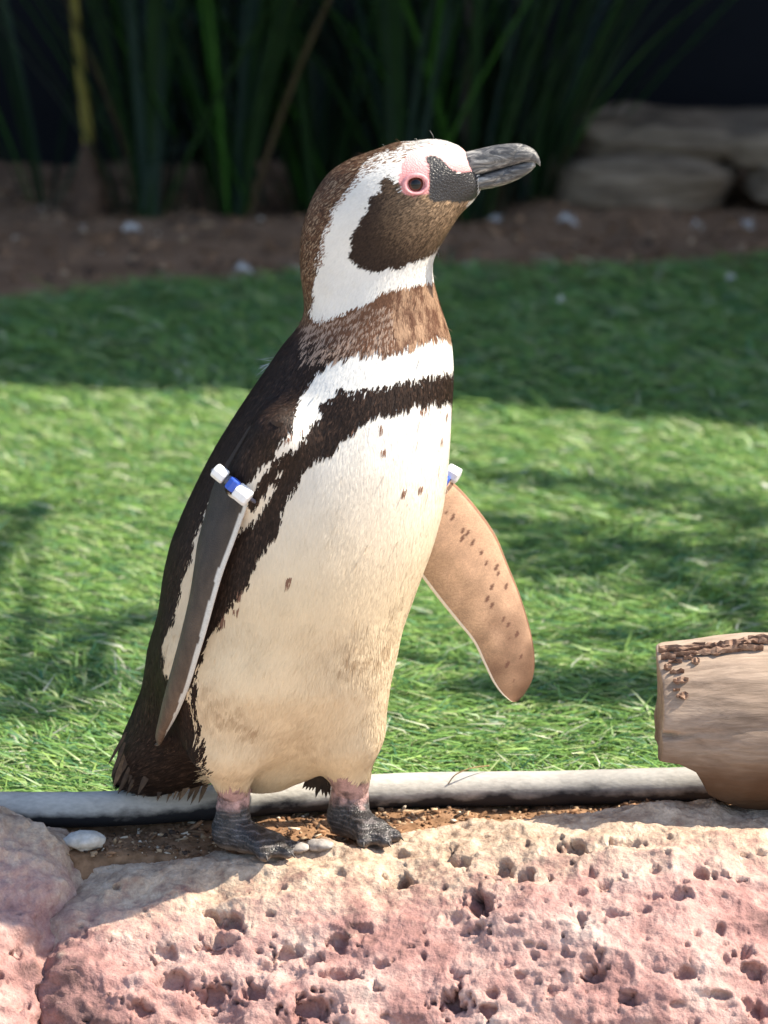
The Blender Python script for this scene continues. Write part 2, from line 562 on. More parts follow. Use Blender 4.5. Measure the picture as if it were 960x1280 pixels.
# back wall and an unseen roof added above the picture to shade planting and far lawn
def box_mesh(name, x0, x1, y0, y1, z0, z1, nseg=1):
    v = np.array([[x, y, z] for x in (x0, x1) for y in (y0, y1) for z in (z0, z1)])
    f = np.array([[0, 1, 3, 2], [4, 6, 7, 5], [0, 4, 5, 1], [2, 3, 7, 6], [0, 2, 6, 4], [1, 5, 7, 3]])
    return mesh(name, v, f, False)
def build_back():
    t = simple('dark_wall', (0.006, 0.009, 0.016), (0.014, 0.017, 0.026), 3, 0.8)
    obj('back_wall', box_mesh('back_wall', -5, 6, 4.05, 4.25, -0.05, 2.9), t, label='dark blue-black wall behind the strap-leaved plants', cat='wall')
    H = 3.6
    off = SUND * H / SUND[2]
    e = [(-5.0, 3.20), (-0.46, 2.0), (0.05, 1.93), (0.52, 1.73), (6, 1.2)]
    x = np.array([a[0] for a in e])
    front = np.stack([x + off[0], np.array([a[1] for a in e]) + off[1]], 1)
    root = obj('shade_roof', None, label='unseen timber roof added to shade the planted bed', cat='roof', loc=(0, 4.8, 0))
    m = simple('shade_board', (0.05, 0.035, 0.025), (0.09, 0.06, 0.04), 6, 0.8)
    v, n = [], len(e)
    for zz in (H, H + 0.06):
        for a in front:
            v.append((a[0], a[1] - 4.8, zz))
        for a in front:
            v.append((a[0], 0.15, zz))
    f = []
    for i in range(n - 1):
        f += [(i, n + i, n + i + 1, i + 1), (2 * n + i, 2 * n + i + 1, 3 * n + i + 1, 3 * n + i), (i, i + 1, 2 * n + i + 1, 2 * n + i), (n + i, 3 * n + i, 3 * n + i + 1, n + i + 1)]
    f += [(0, 2 * n, 3 * n, n), (n - 1, 2 * n - 1, 4 * n - 1, 3 * n - 1)]
    obj('shade_deck', mesh('shade_deck', np.array(v), np.array(f), False), m, root)
    for xx, yy in ((-3.2, -1.2), (6.2, -2.4)):
        obj('shade_post', box_mesh('shade_post', xx - 0.06, xx + 0.06, yy - 0.06, yy + 0.06, -0.03, H + 0.001), m, root)
build_back()

# ------------------------------------------------------------------ shade tree (right, out of the picture): real limbs and leaves
def build_tree():
    root = obj('shade_tree', None, label='leafy shade tree standing beside the lawn', cat='tree', loc=(2.7, 0.5, 0))
    o = np.array([2.7, 0.5, 0])
    bark = simple('bark', (0.07, 0.05, 0.035), (0.16, 0.12, 0.085), 30, 0.9, 0.6, 0.01)
    tr = spline([(0, 0, -0.03), (0.02, 0.02, 0.8), (-0.1, 0.05, 1.6), (-0.15, 0.0, 2.4), (-0.1, 0.1, 3.1)], 24)
    rings = tube_rings(tr, np.linspace(0.11, 0.05, 24), 12, 0.12)
    obj('trunk', loft(rings), bark, root)
    # dapples wanted on the lawn: (photo pixel, height of the spray, half-size)
    dap = [((640, 598), 2.0, 0.05), ((720, 606), 2.0, 0.055), ((800, 618), 2.05, 0.055), ((880, 634), 2.1, 0.055), ((960, 650), 2.1, 0.06), ((1040, 660), 2.1, 0.07),
           ((620, 655), 1.9, 0.055), ((690, 668), 1.9, 0.07), ((760, 685), 1.95, 0.075), ((840, 690), 2.0, 0.075), ((930, 700), 2.0, 0.08), ((640, 705), 1.85, 0.06), ((720, 722), 1.9, 0.055), ((850, 735), 1.95, 0.065),
           ((930, 750), 1.95, 0.06), ((760, 800), 1.85, 0.04), ((790, 850), 1.85, 0.045),
          
           ((30, 778), 1.7, 0.035), ((110, 790), 1.7, 0.035), ((30, 848), 1.7, 0.05), ((110, 862), 1.7, 0.045), ((20, 890), 1.65, 0.04), ((-60, 800), 1.7, 0.06), ((-60, 860), 1.7, 0.07), ((175, 775), 1.7, 0.03), ((10, 640), 1.7, 0.018), ((35, 640), 1.7, 0.018)]
    lv, lf, twigs = [], [], []
    top = np.array([2.56, 0.5, 2.4])
    for (px, h, s) in dap:
        g = G(px[0], px[1], 0.01)
        c = g + SUND * (h / SUND[2])
        twigs.append(c)
        n = int(24 + 9000 * s * s)
        q = c + RNG.normal(0, 1, (n, 3)) * np.array([s * 0.8, s * 0.62, s * 0.3])
        for k in range(n):
            d = RNG.normal(0, 1, 3)
            d[2] -= 0.4
            d /= np.linalg.norm(d)
            u = np.cross(d, RNG.normal(0, 1, 3))
            u /= np.linalg.norm(u)
            L, wd = RNG.uniform(0.028, 0.045), RNG.uniform(0.010, 0.016)
            i = len(lv)
            lv += [q[k], q[k] + d * L * 0.45 + u * wd, q[k] + d * L, q[k] + d * L * 0.45 - u * wd]
            lf.append((i, i + 1, i + 2, i + 3))
    me = mesh('foliage', np.array(lv) - o, np.array(lf), False)
    color_attr(me, np.repeat(np.array([[0.05, 0.12, 0.025]]) * RNG.uniform(0.7, 1.3, (len(lf), 1)), 4, 0))
    cr = obj('crown', me, M_LEAF, root)
    for grp in (twigs[:6], twigs[6:14], twigs[14:17], twigs[17:]):
        grp = sorted(grp, key=lambda c: -c[0])
        cp = [top, (top * 0.5 + grp[0] * 0.5) + np.array([0, 0, 0.15])] + grp
        pts = spline(np.array(cp), 12 * len(cp)) - o
        obj('limb', loft(tube_rings(pts, np.linspace(0.013, 0.003, len(pts)), 7, 0.1)), bark, root)
build_tree()

# ================================================================== ROCKS
def boulder(name, label, x0, x1, crest, Yc, end_left, end_right, pits, nx, nv, seed, prof, nrand=260):
    xs = np.linspace(x0, x1, nx)
    cpx = np.array([c[0] for c in crest], float)
    cz = np.array([P(c[0], c[1], Yc)[2] for c in crest])
    cx = np.array([P(c[0], c[1], Yc)[0] for c in crest])
    zc = np.interp(xs, cx, cz)
    k = np.ones(9) / 9
    zc = np.convolve(np.pad(zc, 4, mode='edge'), k, 'valid')
    pr = spline(np.array(prof), 400)
    al = np.concatenate([[0], np.cumsum(np.linalg.norm(np.diff(pr, axis=0), axis=1))])
    al /= al[-1]
    vv = np.linspace(0, 1, nv)
    pr = np.stack([np.interp(vv, al, pr[:, 0]), np.interp(vv, al, pr[:, 1])], 1)
    X = np.broadcast_to(xs[:, None], (nx, nv)).copy()
    e = np.ones(nx)
    if end_left:
        t = np.clip((x0 + end_left - xs) / end_left, 0, 1)
        e *= np.sqrt(np.clip(1 - t ** 2.2, 0, 1))
    if end_right:
        t = np.clip((xs - (x1 - end_right)) / end_right, 0, 1)
        e *= np.sqrt(np.clip(1 - t ** 2.2, 0, 1))
    Yy = Yc + pr[None, :, 0] * (0.35 + 0.65 * e[:, None]) + 0.035 * (1 - e[:, None])
    Z = zc[:, None] + pr[None, :, 1] - 0.06 * (1 - e[:, None])
    B = np.stack([X, Yy, Z], -1)
    def normals(B):
        du = np.gradient(B, axis=0)
        dv = np.gradient(B, axis=1)
        n = np.cross(dv, du)
        n /= np.linalg.norm(n, axis=-1)[..., None] + 1e-12
        return -n if n[nx // 2, nv // 3, 2] < 0 else n
    N = normals(B)
    q = B + seed * 1.7
    rid = 1 - np.abs(vnoise(q * np.array([24, 30, 44]), seed + 8))
    d = 0.012 * fbm(q * 8, 3, seed) + 0.0042 * fbm(q * np.array([26, 36, 52]), 4, seed + 5, 0.5) + 0.0045 * (rid ** 3 - 0.4)
    d = d + 0.013 * fbm(q * np.array([15, 18, 24]), 3, seed + 14) * sstep(0.08, -0.12, X) * sstep(-0.02, -0.06, pr[None, :, 1])
    B = B + N * d[..., None]
    N = normals(B)
    flat = B.reshape(-1, 3)
    fx, fy = proj(flat)
    # pits: sharp hollows eaten into the surface
    dep = np.zeros(len(flat))
    sel = np.where((fy > 990) & (fy < 1330) & (fx > -200) & (fx < 1150))[0]
    allp = [(a, b, r, r * 0.00085 * (dp if dp else 1), asp) for a, b, r, dp, asp in pits]
    rg = np.random.default_rng(seed)
    for i in range(nrand):
        r = 1.7 + 5.0 * rg.random() ** 3
        allp.append((rg.uniform(-150, 1100), rg.uniform(1030, 1320), r, r * 0.0011, rg.uniform(0.8, 2.4)))
    for a, b, r, dp, asp in allp:
        j = np.argmin((fx - a) ** 2 + (fy - b) ** 2)
        if (fx[j] - a) ** 2 + (fy[j] - b) ** 2 > 36:
            continue
        c = flat[j]
        rm = r * 0.00064
        m = np.where(np.abs(flat[:, 0] - c[0]) < 3 * rm * asp)[0]
        rel = flat[m] - c
        rel = rel / np.array([asp * 1.2, 1.25, 1.0])
        dist = np.linalg.norm(rel, axis=1) / rm
        dist = dist * (1 + 0.45 * vnoise(flat[m] * 260, seed + 3) + 0.55 * vnoise(flat[m] * 110, seed + 4)) + 0.15 * vnoise(flat[m] * 520, seed + 6)
        k2 = 1 - sstep(0.42, 1.12, dist)
        dep[m] = np.maximum(dep[m], dp * k2)
    B = B - N * dep.reshape(nx, nv)[..., None] + np.array([0, 0, 0.0])
    B = B + N * (0.0011 * fbm(B * 190, 3, seed + 20, 0.6))[..., None]
    if end_left:
        B[0] = B[1]
    me = mesh(name, B.reshape(-1, 3), grid_faces(nx, nv))
    dust = 1 - 0.88 * sstep(0.12, 0.38, np.broadcast_to(vv[None, :], (nx, nv))) * 0.95
    float_attr(me, dust.ravel(), 'dust')
    me.flip_normals() if me.polygons[nx * nv // 3].normal.z < 0 else None
    return obj(name, me, M_ROCK, label=label, cat='rock'), B
prof_main = [(0.075, -0.07), (0.05, -0.022), (0.022, -0.002), (-0.015, -0.001), (-0.06, -0.011), (-0.11, -0.034), (-0.16, -0.068), (-0.205, -0.112), (-0.24, -0.17), (-0.27, -0.27), (-0.28, -0.47)]
pits_main = [(597, 1130, 21, 1.5, 1), (500, 1104, 16, 1.4, 1), (563, 1062, 9, 1.2, 1), (575, 1078, 10, 1.2, 1.4), (630, 1090, 12, 1.3, 1.2), (655, 1098, 13, 1.3, 1.1), (720, 1057, 13, 1.4, 1.1),
             (702, 1072, 9, 1.2, 1.8), (642, 1055, 8, 1, 1.8), (565, 1147, 12, 0.5, 1.3), (597, 1162, 8, 1, 1), (562, 1250, 17, 1.3, 1), (610, 1262, 10, 1.2, 1), (745, 1222, 12, 1.3, 1.1),
             (783, 1250, 11, 1.4, 1.3), (749, 1191, 9, 1.2, 0.8), (724, 1147, 10, 1.3, 1), (758, 1102, 10, 1.2, 1.5), (570, 1217, 9, 1, 1.3), (617, 1242, 8, 1, 1), (670, 1195, 6, 1, 1.2), (500, 1067, 8, 0.8, 1.3),
             (764, 1139, 8, 1, 1.2), (816, 1120, 8, 1, 1.3), (848, 1120, 10, 1, 1.4), (875, 1093, 9, 1.3, 0.8), (819, 1086, 8, 0.8, 0.8), (852, 1100, 7, 1, 1), (806, 1137, 8, 1, 1.3), (856, 1217, 10, 1.2, 1.4),
             (871, 1167, 6, 1.2, 1), (900, 1160, 6, 1.2, 1), (930, 1185, 13, 1.3, 0.8), (944, 1217, 10, 1, 1.4), (950, 1262, 11, 1.3, 1.2), (846, 1255, 7, 1, 1.3), (785, 1053, 8, 1, 2.4), (860, 1180, 5, 1.2, 1), (908, 1198, 7, 1, 0.7),
             (950, 1035, 10, 1.2, 2.2), (905, 1062, 6, 0.9, 2), (310, 1092, 16, 0.6, 1.5), (425, 1180, 12, 1.1, 1.2), (425, 1217, 12, 1.1, 1.5), (400, 1130, 11, 0.7, 1.5), (345, 1131, 12, 0.8, 1.6), (290, 1152, 15, 0.8, 1.6),
             (210, 1190, 11, 0.9, 1.6), (457, 1110, 8, 1.3, 1.1), (360, 1190, 13, 1, 1.2), (390, 1202, 11, 1, 1.2), (270, 1178, 17, 0.9, 1.2), (215, 1226, 15, 1, 1.5), (265, 1246, 17, 1, 1.2), (320, 1240, 15, 1, 1.2), (98, 1165, 9, 0.8, 1.3),
             (390, 1262, 16, 1.2, 1.6), (470, 1235, 9, 1, 1), (180, 1260, 15, 1, 1.4), (532, 1150, 4, 1.2, 0.7), (530, 1165, 4, 1.2, 0.7), (532, 1180, 4, 1.2, 0.7), (529, 1195, 4, 1.2, 0.7), (455, 1160, 8, 0.8, 1.4), (690, 1240, 7, 1, 1.2), (640, 1150, 6, 1, 1.6)]
crest_main = [(40, 1120), (85, 1104), (110, 1093), (150, 1088), (200, 1086), (270, 1088), (330, 1079), (400, 1072), (480, 1063), (600, 1040), (700, 1026), (760, 1018), (820, 1010), (880, 1006), (960, 1012), (1100, 1012), (1300, 1000)]
_, MAIN_B = boulder('boulder', 'broad pitted pink boulder in the foreground, its sandy top under the penguin', P(52, 1100, -.045)[0], 0.72, crest_main, -0.045, 0.035, 0, pits_main, 800, 390, 3, prof_main, 260)
prof_left = [(0.085, -0.10), (0.075, -0.03), (0.045, -0.006), (0.0, 0.0), (-0.03, -0.010), (-0.08, -0.038), (-0.13, -0.075), (-0.18, -0.125), (-0.22, -0.19), (-0.25, -0.29), (-0.26, -0.47)]
crest_left = [(-300, 1000), (-60, 1014), (0, 1024), (40, 1038), (80, 1064), (110, 1098), (140, 1130)]
boulder('boulder', 'pink boulder with a smooth sloping top wedged against the broad pitted boulder by the pipe', -0.62, P(122, 1150, -.05)[0], crest_left, -0.05, 0, 0.05,
        [(20, 1110, 9, 0.8, 0.8), (25, 1190, 7, 1, 1), (0, 1222, 9, 1.2, 1), (30, 1258, 9, 0.9, 1), (55, 1260, 8, 1, 0.6), (48, 1235, 7, 0.9, 0.6), (60, 1092, 8, 0.5, 1.4), (70, 1270, 8, 1, 0.6)], 360, 360, 12, prof_left, 130)

# loose stones on the dirt
def pebble(name, label, c, r, mat, seed):
    nu, nv = 24, 36
    th = np.linspace(0.02, math.pi - 0.02, nu)
    ph = np.arange(nv) / nv * 2 * math.pi
    d = np.stack([np.sin(th)[:, None] * np.cos(ph), np.sin(th)[:, None] * np.sin(ph), np.cos(th)[:, None] * np.ones(nv)], -1)
    k = 1 + 0.16 * fbm(d * 1.6 + seed, 3, seed)
    rings = d * k[..., None] * np.array(r)
    return obj(name, loft(rings), mat, label=label, cat='stone', loc=c)
M_PALE = simple('pale_stone', (0.42, 0.38, 0.32), (0.66, 0.61, 0.54), 140, 0.9, 0.4, 0.002)
M_GREYST = simple('grey_stone', (0.16, 0.14, 0.13), (0.42, 0.38, 0.34), 150, 0.9, 0.5, 0.002)
c = G(105, 1056, 0.0)
pebble('pebble', 'flat pale stone lying on the dirt beside the pipe', (c[0], c[1], 0.004), (0.019, 0.014, 0.009), M_PALE, 2)
c = G(372, 1062, 0.004)
pebble('pebble', 'small dark grey pebble in front of the penguin toes', (c[0], c[1], 0.006), (0.011, 0.008, 0.005), M_GREYST, 5)
c = G(400, 1060, 0.004)
pebble('pebble', 'rounded grey pebble touching the darker pebble by the penguin toes', (c[0], c[1], 0.0065), (0.012, 0.008, 0.006), M_GREYST, 8)

# ================================================================== PIPE
def build_pipe():
    cp = [(-260, 1022), (-120, 1016), (0, 1012), (60, 1012), (130, 1011), (250, 1004), (340, 997), (500, 988), (700, 985), (880, 980), (930, 978)]
    pts = []
    for px, py in cp:
        z = 0.0145 + 0.010 * sstep(0.1, 0.35, np.array((px - 480) * 0.00072))
        g = G(px, py, float(z))
        pts.append(g)
    pts = spline(np.array(pts), 260)
    rings = tube_rings(pts, 0.0162, 40, 0.02, 4)
    me = loft(rings)
    v = np.zeros(len(me.vertices) * 3)
    me.vertices.foreach_get('co', v)
    v = v.reshape(-1, 3)
    j = np.minimum(np.arange(len(v)) // 40, 259)
    float_attr(me, (v[:, 2] - pts[j, 2]) / 0.0162, 'h')
    t = NT('weathered_pipe')
    co = t.coord(scale=(0.5, 1, 1))
    n1, n2, n3 = t.noise(co, 60, 6, 0.6), t.noise(co, 16, 4), t.noise(co, 300, 4)
    k = t.math('ADD', t.math('MULTIPLY', t.attr('h').outputs['Fac'], 0.42), t.math('ADD', t.math('MULTIPLY', n1, 0.75), t.math('MULTIPLY', n2, 0.7)))
    mr = t.n('ShaderNodeMapRange', clamp=True)
    mr.inputs[1].default_value, mr.inputs[2].default_value = 0.60, 0.86
    t.l(k, mr.inputs[0])
    coat = t.ramp(n2, [(0.3, (0.30, 0.285, 0.26)), (0.7, (0.52, 0.49, 0.44))])
    t.color(t.mix(0.4, t.mix(mr.outputs[0], (0.022, 0.022, 0.026), coat), t.ramp(n3, [(0.3, (0.6, 0.6, 0.6)), (0.7, (1.2, 1.2, 1.2))]), 'MULTIPLY'))
    t.set(Roughness=0.62, Specular_IOR_Level=0.35)
    t.bump(t.math('ADD', n1, n3), 0.25, 0.002)
    obj('pipe', me, t.m, label='weathered grey and black irrigation pipe along the lawn edge', cat='pipe')
    # thin dry stem caught over the pipe
    a = [G(563, 972, 0.04), G(575, 965, 0.046), G(592, 960, 0.05), G(612, 958, 0.045)]
    b = spline(np.array([P(560, 980, 0.085), P(570, 968, 0.085), P(590, 960, 0.09), P(612, 957, 0.10)]), 20)
    obj('dry_stem', loft(tube_rings(b, 0.0006, 6)), simple('dry_stem', (0.2, 0.12, 0.06), (0.3, 0.2, 0.1), 40), label='thin dry stem curling over the grey pipe', cat='stem')
build_pipe()

# ================================================================== LOG
def build_log():
    t = NT('bare_log_wood')
    co = t.coord(scale=(0.13, 1, 1))
    n1, n2, n3 = t.noise(co, 22, 7, 0.65, 0.5), t.noise(co, 260, 6, 0.65, 0.3), t.noise(t.coord(), 9, 4)
    c = t.ramp(n1, [(0.30, (0.17, 0.12, 0.088)), (0.48, (0.33, 0.25, 0.19)), (0.68, (0.44, 0.35, 0.27))])
    c = t.mix(0.5, c, t.ramp(n2, [(0.32, (0.42, 0.38, 0.34)), (0.66, (1.25, 1.22, 1.2))]), 'MULTIPLY')
    low = t.attr('stain_shade').outputs['Fac']
    c = t.mix(t.math('MULTIPLY', low, t.math('ADD', n3, 0.42)), c, (0.085, 0.045, 0.024))  # brown underside: stain together with the log's own shade, painted into the colour
    t.color(c)
    t.set(Roughness=0.85, Specular_IOR_Level=0.2)
    t.bump(t.math('ADD', n2, t.math('MULTIPLY', n1, 0.6)), 0.5, 0.002)
    Y0, z0 = 0.005, 0.108
    root = obj('log', None, label='cut driftwood log with an undercut end and red-brown bark rim', cat='log', loc=(0.33, Y0, 0.025))
    base = np.array([0.33, Y0, 0.025])
    xl = P(829, 870, -0.06)[0]
    n, m = 220, 200
    xs = np.concatenate([np.full(3, xl), xl + (np.linspace(0, 1, n - 3) ** 1.4) * 0.52])
    th = np.arange(m) / m * 2 * math.pi
    cutx = [P(a, 900, 0)[0] for a in (815, 845, 865, 874, 882, 900, 925, 960)]
    cutz = [P(815, b, -0.03)[2] for b in (937, 942, 952, 968, 985, 998, 1006, 1010)]
    rings, stain_shade = [], []
    for i, x in enumerate(xs):
        Rv = 0.0735 + 0.008 * sstep(0, 0.08, np.array(x - xl)) + 0.012 * sstep(0.1, 0.5, np.array(x - xl))
        ed = min(max((x - xl) / 0.012, 0), 1)
        Rv *= (0.90 if i == 0 else 0.94 if i == 1 else 0.955 + 0.045 * math.sqrt(1 - (1 - ed) ** 2))
        dirv = np.stack([np.zeros(m), np.cos(th), np.sin(th)], 1)
        q = np.array([x, 0, 0]) + dirv * 0.08
        r = Rv * (1 + 0.035 * vnoise(q * np.array([8, 14, 14]), 2) + 0.012 * fbm(q * np.array([18, 70, 70]), 3, 6) + 0.004 * fbm(q * np.array([60, 300, 300]), 2, 9))
        # drying crack running in from the cut end
        phi = math.pi + R(1) + 0.25 * vnoise(np.array([[x * 20, 0, 0]]), 3)[0]
        w = 0.030 * math.exp(-(x - xl) / 0.09) + 0.006
        dd = np.abs((th - phi + math.pi) % (2 * math.pi) - math.pi)
        r = r - (0.010 * math.exp(-max(x - xl - 0.008, 0) / 0.006) + 0.0016 * math.exp(-(x - xl) / 0.2)) * np.exp(-(dd / w) ** 2)
        ring = np.array([x, Y0, z0]) + dirv * r[:, None] * np.where(dirv[:, 1:2] > 0, np.array([1, 0.55, 1]), np.ones(3))
        ring[:, 0] += 0.004 * vnoise(ring * 40, 5) * (1 if i < 12 else 0)
        zc = np.interp(x, cutx, cutz) + 0.0025 * vnoise(ring * 60, 8)
        soft = zc + (ring[:, 2] - zc) * 0.10
        ring[:, 2] = np.where(ring[:, 2] < zc, soft, ring[:, 2])
        rings.append(ring)
        stain_shade.append(sstep(0.022, -0.04, ring[:, 2] - z0))
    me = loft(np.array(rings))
    st = np.concatenate([np.concatenate(stain_shade), [0.5, 0.5]])
    float_attr(me, st, 'stain_shade')
    for vtx in me.vertices:
        vtx.co -= Vector(base)
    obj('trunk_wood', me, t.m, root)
    # flaking bark left along the top and at the cut corner
    mb = simple('flaking_bark', (0.10, 0.048, 0.032), (0.33, 0.215, 0.15), 160, 0.9, 0.6, 0.003)
    rg = np.random.default_rng(3)
    def flake(x, a, L, wd, th0):
        nn, mm = (14 if L > 0.02 else 5), 8
        rr = []
        for u in np.linspace(0, 1, nn):
            xx = max(x + (u - 0.5) * L, xl - 0.002 + 0.003 * u)
            ww = wd * (0.35 + 0.65 * math.sin(math.pi * min(max(u, 0.04), 0.96))) * (1 + 0.3 * rg.normal())
            ring = []
            for j in range(mm):
                b = j / mm * 2 * math.pi
                ang = a + ww * math.cos(b)
                rad = 0.0735 + 0.008 * sstep(0, 0.08, np.array(xx - xl)) + 0.012 * sstep(0.1, 0.5, np.array(xx - xl)) + th0 * (0.3 + 0.7 * math.sin(b)) + 0.0013 * rg.normal()
                ring.append([xx, Y0 + math.cos(ang) * rad * (0.55 if math.cos(ang) > 0 else 1), z0 + math.sin(ang) * rad])
            rr.append(ring)
        m2 = loft(np.array(rr))
        m2.polygons.foreach_set('use_smooth', np.zeros(len(m2.polygons), bool))
        for vtx in m2.vertices:
            vtx.co -= Vector(base)
        obj('bark_flake', m2, mb, root)
    for k in range(26):
        flake(xl + 0.01 + 0.017 * k + rg.uniform(-0.004, 0.004), R(108) + rg.uniform(-0.10, 0.16), rg.uniform(0.03, 0.075), rg.uniform(0.02, 0.055), rg.uniform(0.002, 0.0045))
    for a, x in ((116, 0.006), (121, 0.012), (126, 0.005), (130, 0.013), (137, 0.016), (144, 0.012), (148, 0.017), (118, 0.024), (122, 0.03)):
        flake(xl + x, R(a), rg.uniform(0.006, 0.014), rg.uniform(0.02, 0.05), rg.uniform(0.002, 0.004))
    b = spline(np.array([P(872, 1018, -0.03), P(882, 1010, -0.028), P(893, 1003, -0.02), P(892, 990, -0.02)]), 16)
    obj('root_twig', loft(tube_rings(b, np.linspace(0.0016, 0.0008, 16), 6, 0.2)), mb, label='tiny brown rootlet on the boulder under the log end', cat='twig')
build_log()

# ================================================================== PLANTED BED
def strap(p0, d, L, w, droop, n=9, fold=0.25, face=(0, 0, 1.0)):
    """one long strap leaf as a folded ribbon with thickness-free V section"""
    d = np.asarray(d, float)
    d /= np.linalg.norm(d)
    hor = np.array([d[0], d[1], 0])
    hor = hor / (np.linalg.norm(hor) + 1e-9)
    side = np.cross(d, face)
    side /= np.linalg.norm(side) + 1e-9
    t = np.linspace(0, 1, n)
    v = []
    p = np.array(p0, float)
    for i, u in enumerate(t):
        ww = w * min(1, 0.55 + 2 * u) * (1 - max(0, (u - 0.6) / 0.4) ** 1.6 * 0.97)
        nrm = np.cross(side, d)
        v += [p - side * ww + nrm * ww * fold, p, p + side * ww + nrm * ww * fold]
        d = d + hor * droop / n + np.array([0, 0, -droop * 1.1 * u / n * 2])
        d /= np.linalg.norm(d)
        p = p + d * L / (n - 1)
    f = []
    for i in range(n - 1):
        a = i * 3
        f += [(a, a + 1, a + 4, a + 3), (a + 1, a + 2, a + 5, a + 4)]
    return np.array(v), np.array(f)
def leaf_mat(name, c, c2):
    t = NT(name)
    n = t.noise(t.coord(scale=(1, 1, 0.15)), 60, 4)
    col = t.ramp(n, [(0.3, c), (0.7, c2)])
    t.color(col)
    t.set(Roughness=0.4, Specular_IOR_Level=0.45)
    tr = t.n('ShaderNodeBsdfTranslucent')
    t.l(col, tr.inputs[0])
    mx = t.n('ShaderNodeMixShader')
    mx.inputs[0].default_value = 0.2
    t.l(t.b.outputs[0], mx.inputs[1])
    t.l(tr.outputs[0], mx.inputs[2])
    t.l(mx.outputs[0], t.out.inputs[0])
    return t.m
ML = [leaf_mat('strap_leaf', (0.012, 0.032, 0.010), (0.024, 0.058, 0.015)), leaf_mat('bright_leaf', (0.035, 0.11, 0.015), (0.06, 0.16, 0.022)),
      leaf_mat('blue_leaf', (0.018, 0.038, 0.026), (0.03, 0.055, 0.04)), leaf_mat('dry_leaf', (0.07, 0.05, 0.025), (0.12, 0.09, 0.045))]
def clump(px, py, label, n, spread, seed, lean=0.0, extra=()):
    rg = np.random.default_rng(seed)
    c = G(px, py, 0.02)
    root = obj('strap_leaf_plant', None, label=label, cat='plant', group='strap-leaved clumps in the shaded bed', loc=(c[0], c[1], float(bed_z(np.array(c[0]), np.array(c[1]))) - 0.01))
    for k in range(n):
        a = rg.uniform(0, 6.283)
        til = abs(rg.normal(0, spread))
        d = np.array([math.cos(a) * math.sin(til) + lean, math.sin(a) * math.sin(til) * 0.7, math.cos(til)])
        p0 = np.array([math.cos(a), math.sin(a), 0]) * rg.uniform(0, 0.055)
        v, f = strap(p0, d, rg.uniform(0.45, 0.8), rg.uniform(0.004, 0.009), rg.uniform(0.1, 0.55))
        obj('leaf', mesh('leaf', v, f), ML[rg.choice(4, p=[0.72, 0.09, 0.17, 0.02])], root)
    for (bx, by, tx, ty, w, mi, dy) in extra:           # leaves the photograph shows singly
        b, t = P(bx, by, c[1] + dy), P(tx, ty, c[1] + dy - 0.03)
        v, f = strap(b - np.array(root.location), t - b, np.linalg.norm(t - b) * 1.05, w, 0.12)
        obj('leaf', mesh('leaf', v, f), ML[mi], root)
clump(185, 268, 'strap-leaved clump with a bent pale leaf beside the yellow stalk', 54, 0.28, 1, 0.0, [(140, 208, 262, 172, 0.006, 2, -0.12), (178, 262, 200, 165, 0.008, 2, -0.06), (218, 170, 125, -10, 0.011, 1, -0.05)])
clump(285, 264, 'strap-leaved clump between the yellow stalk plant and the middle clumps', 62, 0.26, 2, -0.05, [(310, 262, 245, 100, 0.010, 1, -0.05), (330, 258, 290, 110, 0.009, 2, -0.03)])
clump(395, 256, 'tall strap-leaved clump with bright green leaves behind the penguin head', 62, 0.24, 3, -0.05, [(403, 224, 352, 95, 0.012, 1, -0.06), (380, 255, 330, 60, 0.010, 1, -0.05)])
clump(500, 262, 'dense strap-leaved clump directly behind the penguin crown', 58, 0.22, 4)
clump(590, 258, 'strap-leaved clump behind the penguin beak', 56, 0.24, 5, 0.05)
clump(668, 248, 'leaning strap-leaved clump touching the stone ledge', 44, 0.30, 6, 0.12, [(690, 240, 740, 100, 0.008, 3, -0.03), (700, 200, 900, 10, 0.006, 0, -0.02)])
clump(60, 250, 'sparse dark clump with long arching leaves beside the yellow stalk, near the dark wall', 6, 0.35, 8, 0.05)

def build_stalk():
    c = G(112, 268, 0.02)
    root = obj('flower_stalk', None, label='yellowish upright stalk with a brown sheathed base in the shaded bed', cat='plant', loc=(c[0], c[1], 0))
    pts = spline(np.array([P(112, 200, c[1]), P(108, 150, c[1]), P(100, 80, c[1]), P(94, 20, c[1]), P(88, -60, c[1])]) - np.array([c[0], c[1], 0]), 24)
    obj('stem', loft(tube_rings(pts, np.linspace(0.011, 0.007, 24), 10, 0.08)), simple('yellow_stem', (0.20, 0.16, 0.025), (0.32, 0.25, 0.05), 30, 0.6), root)
    pts = spline(np.array([P(112, 276, c[1]), P(114, 240, c[1]), P(112, 205, c[1]), P(110, 178, c[1])]) - np.array([c[0], c[1], 0]), 14)
    obj('base_sheath', loft(tube_rings(pts, [0.030, 0.030, 0.029, 0.028, 0.027, 0.025, 0.024, 0.022, 0.02, 0.018, 0.016, 0.015, 0.014, 0.012], 14, 0.25)), simple('brown_sheath', (0.045, 0.025, 0.015), (0.11, 0.06, 0.035), 50), root)
build_stalk()

